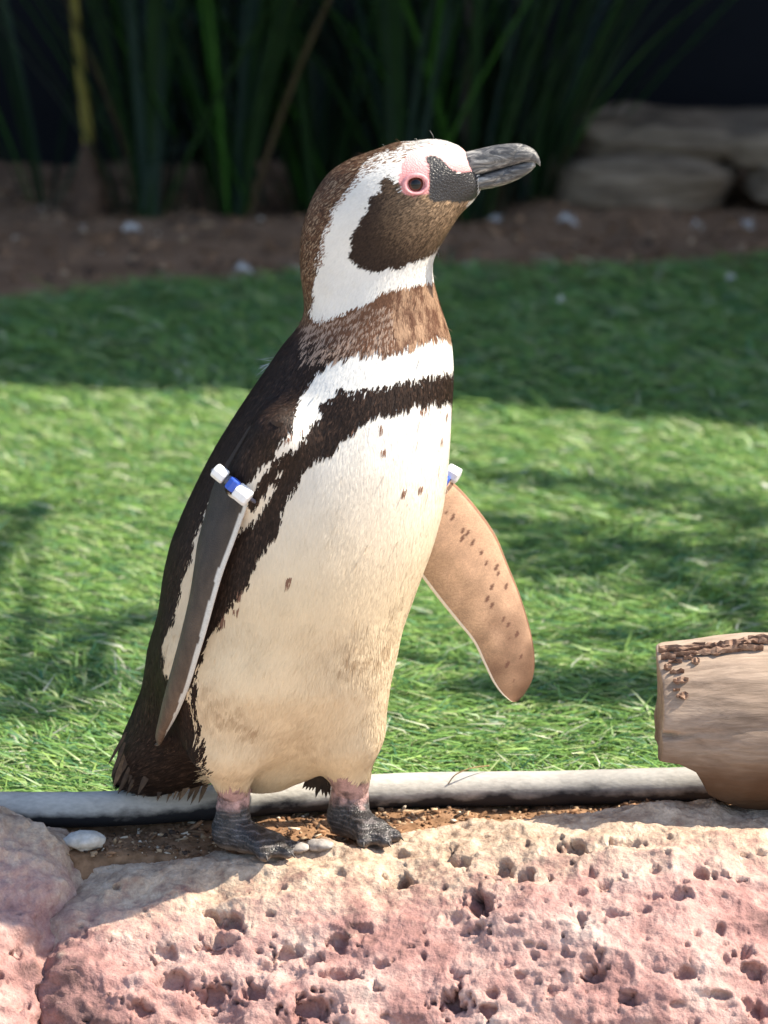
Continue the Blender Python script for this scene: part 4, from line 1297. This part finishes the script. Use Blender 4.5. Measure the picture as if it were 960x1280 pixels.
# feet: fine field with tarsus, pad, webbed toes
def foot(ank, toe_dir, gz, length, seed, rad):
    h = 0.0012
    org = np.array([ank[0] - 0.075, ank[1] - 0.085, gz - 0.006])
    dim = (130, 125, int((ank[2] - gz + 0.022) / h))
    X = np.stack(np.meshgrid(*[org[i] + np.arange(dim[i]) * h for i in range(3)], indexing='ij'), -1)
    d = np.array([math.cos(toe_dir), math.sin(toe_dir), 0])
    s = np.array([-d[1], d[0], 0])
    heel = np.array([ank[0], ank[1], gz + 0.014]) - d * 0.004
    ball = heel + d * 0.024 + np.array([0, 0, -0.003])
    F = sd_cone(X, ank + np.array([0, 0, 0.006]), heel, rad, rad * 1.12)
    F = join_cone(F, X, org, h, 0.012, heel, ball, 0.0138, 0.0115)
    tips = []
    for a, l in ((-0.52, 0.86), (0.02, 1.0), (0.52, 0.88)):
        dd = d * math.cos(a) + s * math.sin(a)
        k1 = ball + dd * length * l * 0.5 + np.array([0, 0, 0.0005])
        k2 = ball + dd * length * l + np.array([0, 0, -0.004])
        F = join_cone(F, X, org, h, 0.010, ball - dd * 0.004, k1, 0.0088, 0.0072)
        F = join_cone(F, X, org, h, 0.004, k1, k2, 0.0074, 0.0058)
        tips.append((k2, dd))
    for i in (0, 1):
        m0 = ball + (tips[i][0] - ball) * 0.8
        m1 = ball + (tips[i + 1][0] - ball) * 0.8
        for t in (0.25, 0.5, 0.75):
            e = m0 * (1 - t) + m1 * t
            F = join_cone(F, X, org, h, 0.008, ball, e, 0.0042, 0.0026)
    F = np.maximum(F, gz + 0.0005 - X[..., 2])
    F = F + 0.0006 * vnoise(X * 260, seed).astype(np.float32)
    v, f = surface_nets(F, org, h)
    rnd = RNG.random(len(v))
    c = np.array([0.036, 0.033, 0.033]) * (0.7 + 0.6 * rnd)[:, None]
    c = c * (1 + 0.6 * np.clip(fbm(v * 130, 3, seed), -0.6, 1.2))[:, None]
    cr = np.sin(v[:, 2] * 1500 + 2.5 * vnoise(v * 120, seed)) > 0.75
    c = np.where(cr[:, None], c * 2.6 + np.array([0.02, 0.014, 0.012]), c)
    pk = sstep(ank[2] - 0.016, ank[2] - 0.006, v[:, 2] + 0.004 * fbm(v * 160, 2, seed))
    c = c * (1 - pk)[:, None] + np.array([0.42, 0.26, 0.24]) * (0.8 + 0.25 * rnd + 0.75 * np.clip(fbm(v * 190, 3, 71), -0.9, 0.4))[:, None] * pk[:, None]
    dus = sstep(gz + 0.008, gz + 0.001, v[:, 2])[:, None] * 0.5
    c = c * (1 - dus) + np.array([0.33, 0.22, 0.14]) * dus
    add_part(v, f, c, np.full(len(v), 1.0))
    return tips
def ground_under(x, y, r=0.03):
    q = MAIN_B.reshape(-1, 3)
    m = (np.abs(q[:, 0] - x) < r) & (np.abs(q[:, 1] - y) < r)
    zr = np.percentile(q[m, 2], 90) if m.any() else -1
    return max(float(zr), float(dirt_z(np.array(x), np.array(max(y, -0.03)))))
ANK_N = P(293, 992, -0.036)
ANK_F = P(438, 984, -0.006)
GZ_N = min(ground_under(ANK_N[0] + 0.03, ANK_N[1] - 0.03), 0.012) - 0.002
GZ_F = min(ground_under(ANK_F[0] + 0.02, ANK_F[1] - 0.03), 0.012) - 0.002
TIPS = foot(ANK_N, R(-40), GZ_N, 0.042, 3, 0.0142) + foot(ANK_F, R(-58), GZ_F, 0.038, 6, 0.0165)

bird = obj('penguin', None, label='black and white banded penguin standing upright and looking to one side', cat='penguin', loc=((ANK_N[0] + ANK_F[0]) / 2, (ANK_N[1] + ANK_F[1]) / 2, 0))
BO = np.array(bird.location)
bm_ = mesh('body', np.concatenate(parts_v) - BO, np.concatenate(parts_f))
color_attr(bm_, np.concatenate(parts_c))
float_attr(bm_, np.concatenate(parts_s), 'skin')
obj('body', bm_, M_BODY, bird)

# ---------------------------------------------------------------- plumage: short flat feather tips lying on the body
def build_plumage():
    tri = BV[BF]
    ar = 0.5 * np.linalg.norm(np.cross(tri[:, 2] - tri[:, 0], tri[:, 3] - tri[:, 1]), axis=1)
    cen = tri.mean(1)
    zneck = P(450, 400, -.05)[2]
    wgt = ar * np.where(cen[:, 2] > zneck, 3.2, 1.0) * np.where(cen[:, 1] > 0.03, 0.45, 1.0)
    n = 205000
    fi = RNG.choice(len(BF), n, p=wgt / wgt.sum())
    a, b = RNG.random((n, 1)), RNG.random((n, 1))
    t = tri[fi]
    p = (t[:, 0] * (1 - a) + t[:, 1] * a) * (1 - b) + (t[:, 3] * (1 - a) + t[:, 2] * a) * b
    rnd = RNG.random(n)
    jit = RNG.normal(0, 1.2, (n, 2))
    c, sk, px, py = pattern(p, jit, rnd)
    nrm = fgrad(p)
    head = sstep(zneck - 0.01, zneck + 0.04, p[:, 2])
    beak = P(590, 226, -0.06)
    away = p - beak
    away /= np.linalg.norm(away, axis=1)[:, None]
    down = np.array([-0.25, 0.05, -1.0])
    d = down * (1 - head)[:, None] + (away * 1.0 + np.array([0, 0, -0.35])) * head[:, None]
    tail = sstep(P(300, 860, 0)[2], P(300, 930, 0)[2], p[:, 2]) * sstep(-0.13, -0.17, p[:, 0])
    d = d * (1 - tail)[:, None] + np.array([-0.75, 0.12, -0.65]) * tail[:, None]
    sw = fbm(p * 30, 2, 60) * 0.22
    d = d + np.stack([sw, sw * 0.3, 0 * sw], 1) + RNG.normal(0, 0.07, (n, 3))
    d -= nrm * np.einsum('ij,ij->i', d, nrm)[:, None]
    d /= np.linalg.norm(d, axis=1)[:, None]
    s = np.cross(nrm, d)
    L = np.where(c.max(1) < 0.12, 0.72, 1.0) * (0.0080 * (1 - head) + 0.0048 * head) * RNG.uniform(0.7, 1.25, n) * (1 + 0.9 * tail)
    w = (0.00066 * (1 - head) + 0.00045 * head) * RNG.uniform(0.7, 1.2, n)
    near_skin = (sk > 0.05)
    keep = ~near_skin & (fsample(p) > -0.01)
    # none under the foot joints
    p, d, s, L, w, c, nrm, rnd, head = [q[keep] for q in (p, d, s, L, w, c, nrm, rnd, head)]
    n = len(p)
    pale = (c.min(1) > 0.4) & (head < 0.3)
    lift = np.where(pale, RNG.uniform(0.00006, 0.00020, n), RNG.uniform(0.0002, 0.0006, n))
    stray = RNG.random(n) < 0.0012
    lift = np.where(stray, lift + 0.003, lift)
    V, Nn = [], []
    for u, ww, lf in ((0.0, 0.75, 0.0), (0.5, 1.0, 0.7), (1.0, 0.25, 1.0)):
        q = p + d * (L * u)[:, None]
        q = q - nrm * fsample(q)[:, None]
        g = fgrad(q) if u > 0 else nrm
        q = q + g * (0.00015 + lift * lf)[:, None]
        V += [q + s * (w * ww)[:, None], q - s * (w * ww)[:, None]]
        tilt = g + s * (RNG.normal(0, 0.05, n))[:, None] + d * (RNG.normal(0.0, 0.05, n))[:, None]
        Nn += [tilt + s * 0.12, tilt - s * 0.12]
    v = np.stack(V, 1).reshape(-1, 3)
    N = np.stack(Nn, 1).reshape(-1, 3)
    N /= np.linalg.norm(N, axis=1)[:, None]
    o = np.arange(n)[:, None] * 6
    f = np.concatenate([o + np.array([0, 1, 3, 2]), o + np.array([2, 3, 5, 4])])
    # face orientation must agree with the outward normal
    tr = v[f[:1000]]
    fn = np.cross(tr[:, 1] - tr[:, 0], tr[:, 2] - tr[:, 0])
    if (np.einsum('ij,ij->i', fn, N[f[:1000, 0]]) > 0).mean() < 0.5:
        f = f[:, ::-1]
    me = mesh('plumage', v - BO, f)
    c = c * RNG.uniform(0.95, 1.03, (n, 1))
    c6 = np.repeat(c, 6, 0)
    color_attr(me, np.clip(c6, 0.004, 0.86))
    me.normals_split_custom_set_from_vertices(N.astype(np.float32))
    obj('plumage', me, M_PLUME, bird, kind='stuff')
build_plumage()

# tail feathers: stiff dark blades at the tip of the tail
def build_tail():
    mt = simple('tail_feather', (0.020, 0.013, 0.010), (0.075, 0.045, 0.028), 120, 0.6)
    rg = np.random.default_rng(5)
    base = [(150, 930), (142, 945), (140, 958), (143, 968), (152, 974), (162, 978), (172, 978), (184, 982), (196, 982), (208, 984), (222, 986), (158, 965), (178, 972), (150, 955)]
    mt2 = simple('tail_feather_pale', (0.045, 0.026, 0.016), (0.17, 0.11, 0.065), 160, 0.6)
    base = base + [(x, y + 4) for x, y in base if x > 150] + [(200 + 6 * k, 985 + k * 0.8) for k in range(9)]
    for i, (x, y) in enumerate(base):
        Yb = 0.016 + rg.uniform(-0.010, 0.010)
        p0 = P(x + 16, y - 30, Yb)
        p1 = P(x + rg.uniform(-7, 3) - (4 if x < 150 else 0), y + rg.uniform(8, 18), Yb + 0.002)
        d = p1 - p0
        v, f = strap(p0 - BO, d, np.linalg.norm(d), 0.0014 + 0.0014 * rg.random(), 0.02, 6, 0.15, (0.2, 1, 0.1))
        obj('tail_feather', mesh('tail_feather', v, f), mt2 if (i % 4 == 3 or x > 200) else mt, bird)
    # dark preen tuft hanging behind the far leg
    for i in range(9):
        p0 = P(392 + 2.2 * i, 966 + rg.uniform(-4, 2), 0.02)
        p1 = P(378 + 4.2 * i, 992 + rg.uniform(-6, 7), 0.022)
        v, f = strap(p0 - BO, p1 - p0, np.linalg.norm(p1 - p0), 0.0022, 0.02, 6, 0.15, (0.2, 1, 0.1))
        obj('tail_feather', mesh('tail_feather', v, f), mt, bird)
build_tail()

# down tufts
def tuft(pts, mat, length, n, dirv, spread, w):
    V, F = [], []
    rg = np.random.default_rng(9)
    for k in range(n):
        p0 = pts + rg.normal(0, 0.004, 3)
        d = np.array(dirv) + rg.normal(0, spread, 3)
        v, f = strap(p0 - BO, d, length * rg.uniform(0.6, 1.1), w, 0.1, 5)
        F.append(f + sum(len(q) for q in V)); V.append(v)
    obj('down_tuft', mesh('down_tuft', np.concatenate(V), np.concatenate(F)), mat, bird)
tuft(P(345, 458, -0.035), M_FEATHER, 0.018, 26, (-0.75, 0, -0.35), 0.35, 0.0004)
tuft(P(541, 184, -0.062), M_FEATHER, 0.009, 5, (-0.5, 0, 0.8), 0.25, 0.0006)

# ---------------------------------------------------------------- beak
def build_beak():
    t = NT('beak_horn')
    co = t.coord(scale=(0.35, 1, 1))
    n1, n2 = t.noise(co, 170, 7, 0.66, 0.9), t.noise(co, 600, 4)
    c = t.ramp(n1, [(0.33, (0.020, 0.020, 0.022)), (0.48, (0.085, 0.083, 0.082)), (0.58, (0.20, 0.19, 0.175)), (0.68, (0.42, 0.40, 0.36))])
    t.color(t.mix(0.35, c, t.ramp(n2, [(0.3, (0.6, 0.6, 0.6)), (0.7, (1.3, 1.3, 1.3))]), 'MULTIPLY'))
    t.set(Roughness=0.42, Specular_IOR_Level=0.5)
    t.bump(t.math('ADD', n1, t.math('MULTIPLY', n2, 0.3)), 0.7, 0.0016)
    def half(rows, name, sgn):
        st = spline(np.array(rows, float), 90)
        m = 44
        out = []
        for i, (x, top, bot, w) in enumerate(st):
            u = (x - 560) / 115.0
            Yc = -0.060 - 0.006 * u
            A, B = P(x, top, Yc), P(x, bot, Yc)
            c, hh = (A + B) / 2, (A[2] - B[2]) / 2
            ring = []
            for j in range(m):
                a = j / m * 2 * math.pi
                sy, sz = math.cos(a), math.sin(a)
                y = math.copysign(abs(sy) ** 0.75, sy) * w / 1000.0
                z = math.copysign(abs(sz) ** 0.85, sz) * hh
                taper = 1 - 0.35 * max(0, sgn * sz) ** 2          # narrow ridge
                # plate grooves
                g = 0
                if name == 'upper_mandible':
                    g += 0.0011 * math.exp(-((sz - (0.42 - 0.42 * u)) / 0.10) ** 2) * float(sstep(0.95, 0.55, np.array(u)))
                    g += 0.0009 * math.exp(-((sz - (-0.05 - 0.55 * u)) / 0.09) ** 2) * float(sstep(0.9, 0.5, np.array(u)))
                    g += 0.0010 * math.exp(-((u - 0.72 - 0.10 * sz) / 0.016) ** 2)
                else:
                    g += 0.0010 * math.exp(-((sz + 0.1) / 0.12) ** 2) * float(sstep(0.9, 0.5, np.array(u)))
                    g += 0.0009 * math.exp(-((u - 0.55 - 0.12 * sz) / 0.02) ** 2)
                y = (abs(y) * taper - g) if y > 0 else -(abs(y) * taper - g)
                ring.append([c[0], c[1] + y, c[2] + z])
            out.append(ring)
        me = loft(np.array(out))
        for vtx in me.vertices:
            vtx.co -= Vector(BO)
        obj(name, me, t.m, bird)
    half([(556, 196, 233, 12.5), (575, 191.5, 226.5, 12), (597, 186.5, 219, 10.5), (622, 181, 211.5, 9.2), (647, 179.3, 204.5, 7.6), (660, 182.5, 202, 6.4), (668, 187.5, 203, 5.0), (673, 194.5, 206, 3.2), (675.5, 202, 208, 1.2)], 'upper_mandible', 1)
    half([(556, 230, 248, 11.5), (575, 226, 244, 11), (597, 219, 238, 9.4), (615, 213.5, 235, 8.2), (635, 208, 229.5, 6.8), (652, 203.5, 222, 5.6), (663, 201.5, 214.5, 4.2), (669.5, 202, 208, 2.0)], 'lower_mandible', -1)
build_beak()

# ---------------------------------------------------------------- eyes
def build_eye(c, n):
    n = np.asarray(n) / np.linalg.norm(n)
    q = Vector(n).to_track_quat('Z', 'Y').to_matrix().to_4x4()
    M = Matrix.Translation(Vector(c - BO)) @ q
    # fleshy pink eyelid ring
    k, m = 56, 18
    rings = []
    for i in range(k):
        a = i / k * 2 * math.pi
        ring = []
        for j in range(m):
            b = j / m * 2 * math.pi
            rr = 0.0100 + 0.0021 * math.cos(b) * (1.0 + 0.25 * math.sin(a))
            ring.append([rr * math.cos(a) * 0.98, rr * math.sin(a) * 0.80, 0.0030 + 0.0021 * math.sin(b) - 0.0012 * abs(math.cos(a))])
        rings.append(ring)
    v = np.array(rings).reshape(-1, 3)
    i, j = np.meshgrid(np.arange(k), np.arange(m), indexing='ij')
    f = np.stack([i * m + j, ((i + 1) % k) * m + j, ((i + 1) % k) * m + (j + 1) % m, i * m + (j + 1) % m], -1).reshape(-1, 4)
    v4 = np.array([M @ Vector(x) for x in v])
    me = mesh('eyelid', v4, f)
    vd = np.tile(np.arange(m) / m * 2 * math.pi, k)
    tt = NT('eyelid_skin')
    nn = tt.noise(tt.coord(), 500, 3)
    tt.color(tt.ramp(nn, [(0.3, (0.52, 0.19, 0.20)), (0.7, (0.70, 0.35, 0.35))]))
    tt.set(Roughness=0.5, Specular_IOR_Level=0.4)
    tt.bump(nn, 0.3, 0.0008)
    lid_me, lid_mat = me, tt.m
    # eyeball with brown iris and black pupil (colours by angle from the optical axis)
    nu, nv = 40, 40
    th = np.concatenate([[0.004], np.linspace(0.03, math.pi - 0.01, nu - 1)])
    ph = np.arange(nv) / nv * 2 * math.pi
    d = np.stack([np.sin(th)[:, None] * np.cos(ph), np.sin(th)[:, None] * np.sin(ph), np.cos(th)[:, None] * np.ones(nv)], -1)
    r = 0.0092
    pts = np.array([M @ Vector(x) for x in (d * r + np.array([0, 0, -0.0055])).reshape(-1, 3)]).reshape(nu, nv, 3)
    me = loft(pts)
    col = np.zeros((nu * nv + 2, 3))
    T = np.repeat(th, nv)
    col[: nu * nv] = np.where((T < 0.5)[:, None], [0.006, 0.005, 0.005], np.where((T < 0.95)[:, None], [0.07, 0.020, 0.010], [0.30, 0.16, 0.15]))
    col[nu * nv] = (0.006, 0.005, 0.005)
    color_attr(me, col)
    eye = obj('eye', me, M_EYE, bird)
    obj('eyelid', lid_me, lid_mat, eye)
M_EYE = mat_attr('eye', 0.08, 0.35)
ec, en = hit(519.5, 230.5)
en = en * 0.55 + np.array([0.15, -1, 0.05]) * 0.45
build_eye(ec - en / np.linalg.norm(en) * 0.0012, en)
s_ = slice_at(np.array([ec[2]]))[0]
mirror_c = np.array([ec[0], 2 * s_[1] - ec[1], ec[2]])
build_eye(mirror_c - np.array([0.1, 1, 0]) * 0.0012, np.array([en[0], -en[1], en[2]]))

# claws
def claw(p, d):
    pts = spline(np.array([p - d * 0.002, p + d * 0.004 + np.array([0, 0, 0.0008]), p + d * 0.009 + np.array([0, 0, -0.003])]), 10)
    me = loft(tube_rings(pts - BO, np.linspace(0.0026, 0.0004, 10), 10))
    obj('claw', me, M_CLAW, bird)
M_CLAW = simple('claw', (0.02, 0.018, 0.018), (0.07, 0.06, 0.055), 200, 0.45)
for p, d in TIPS:
    claw(p, d)

# ================================================================== FLIPPER BANDS
def bead(root, c, axis, r, L, mat, name):
    axis = np.asarray(axis) / np.linalg.norm(axis)
    prof = [(-0.5, 0.72), (-0.46, 0.93), (-0.36, 1.0), (0.36, 1.0), (0.46, 0.93), (0.5, 0.72)]
    u, w = frame_of(axis)
    m = 8
    rings = []
    for t, k in prof:
        rings.append([c + axis * t * L + r * k * (math.cos(a + 0.4) * u + math.sin(a + 0.4) * w) for a in np.arange(m) / m * 6.28318])
    me = loft(np.array(rings))
    me.polygons.foreach_set('use_smooth', np.zeros(len(me.polygons), bool))
    for vtx in me.vertices:
        vtx.co -= Vector(root.location)
    obj(name, me, mat, root)
def plastic(name, c):
    t = NT(name)
    n = t.noise(t.coord(), 300, 3)
    t.color(t.mix(0.2, c, t.ramp(n, [(0.3, (0.6, 0.6, 0.6)), (0.7, (1.1, 1.1, 1.1))]), 'MULTIPLY'))
    t.set(Roughness=0.4, Specular_IOR_Level=0.45)
    return t.m
PW, PB, PG = plastic('white_bead', (0.80, 0.80, 0.79)), plastic('blue_bead', (0.035, 0.10, 0.50)), plastic('smoky_tie', (0.10, 0.10, 0.14))
def band_near():
    mid = NEAR[32]
    yb_ = min(mid[1], mid[4]) - 0.012
    A, B = P(266, 588, yb_ + 0.008), P(315, 628, yb_ - 0.004)
    ax = B - A
    root = obj('flipper_band', None, label='white and blue beaded plastic tag on the flipper against the dark flank', cat='tag', loc=(A + B) / 2)
    bead(root, P(275, 592, yb_ + 0.006), ax, 0.0066, 0.0125, PW, 'white_bead')
    bead(root, P(289, 603, yb_ + 0.003), ax, 0.0045, 0.010, PG, 'smoky_bead')
    bead(root, P(291, 606, yb_ - 0.001), np.cross(ax, [0, 1, 0]), 0.0056, 0.011, PB, 'blue_bead')
    bead(root, P(303, 618, yb_ - 0.001), ax, 0.0078, 0.0145, PW, 'white_bead')
    pts = spline(np.array([P(268, 590, yb_ + 0.009), P(290, 606, yb_ + 0.005), P(312, 622, yb_ + 0.003), P(318, 627, yb_ + 0.016), P(300, 612, yb_ + 0.030), P(272, 592, yb_ + 0.030), P(266, 588, yb_ + 0.016), P(268, 590, yb_ + 0.009)]), 40) - np.array(root.location)
    obj('tie', loft(tube_rings(pts, 0.0016, 8)), PG, root)
band_near()
def band_far():
    c = P(567, 592, 0.040)
    root = obj('flipper_band', None, label='white plastic tag peeking out on the far flipper beside the breast', cat='tag', loc=c)
    bead(root, P(566, 592, 0.040), (1, -0.3, -0.5), 0.0075, 0.013, PW, 'white_bead')
    bead(root, P(552, 600, 0.030), (1, -0.3, -0.5), 0.0060, 0.013, PB, 'blue_bead')
    pts = spline(np.array([P(572, 594, 0.043), P(560, 600, 0.034), P(545, 606, 0.034), P(530, 618, 0.04), P(540, 606, 0.062), P(560, 596, 0.064), P(574, 594, 0.052), P(572, 594, 0.043)]), 40) - np.array(root.location)
    obj('tie', loft(tube_rings(pts, 0.0016, 8)), PG, root)
band_far()
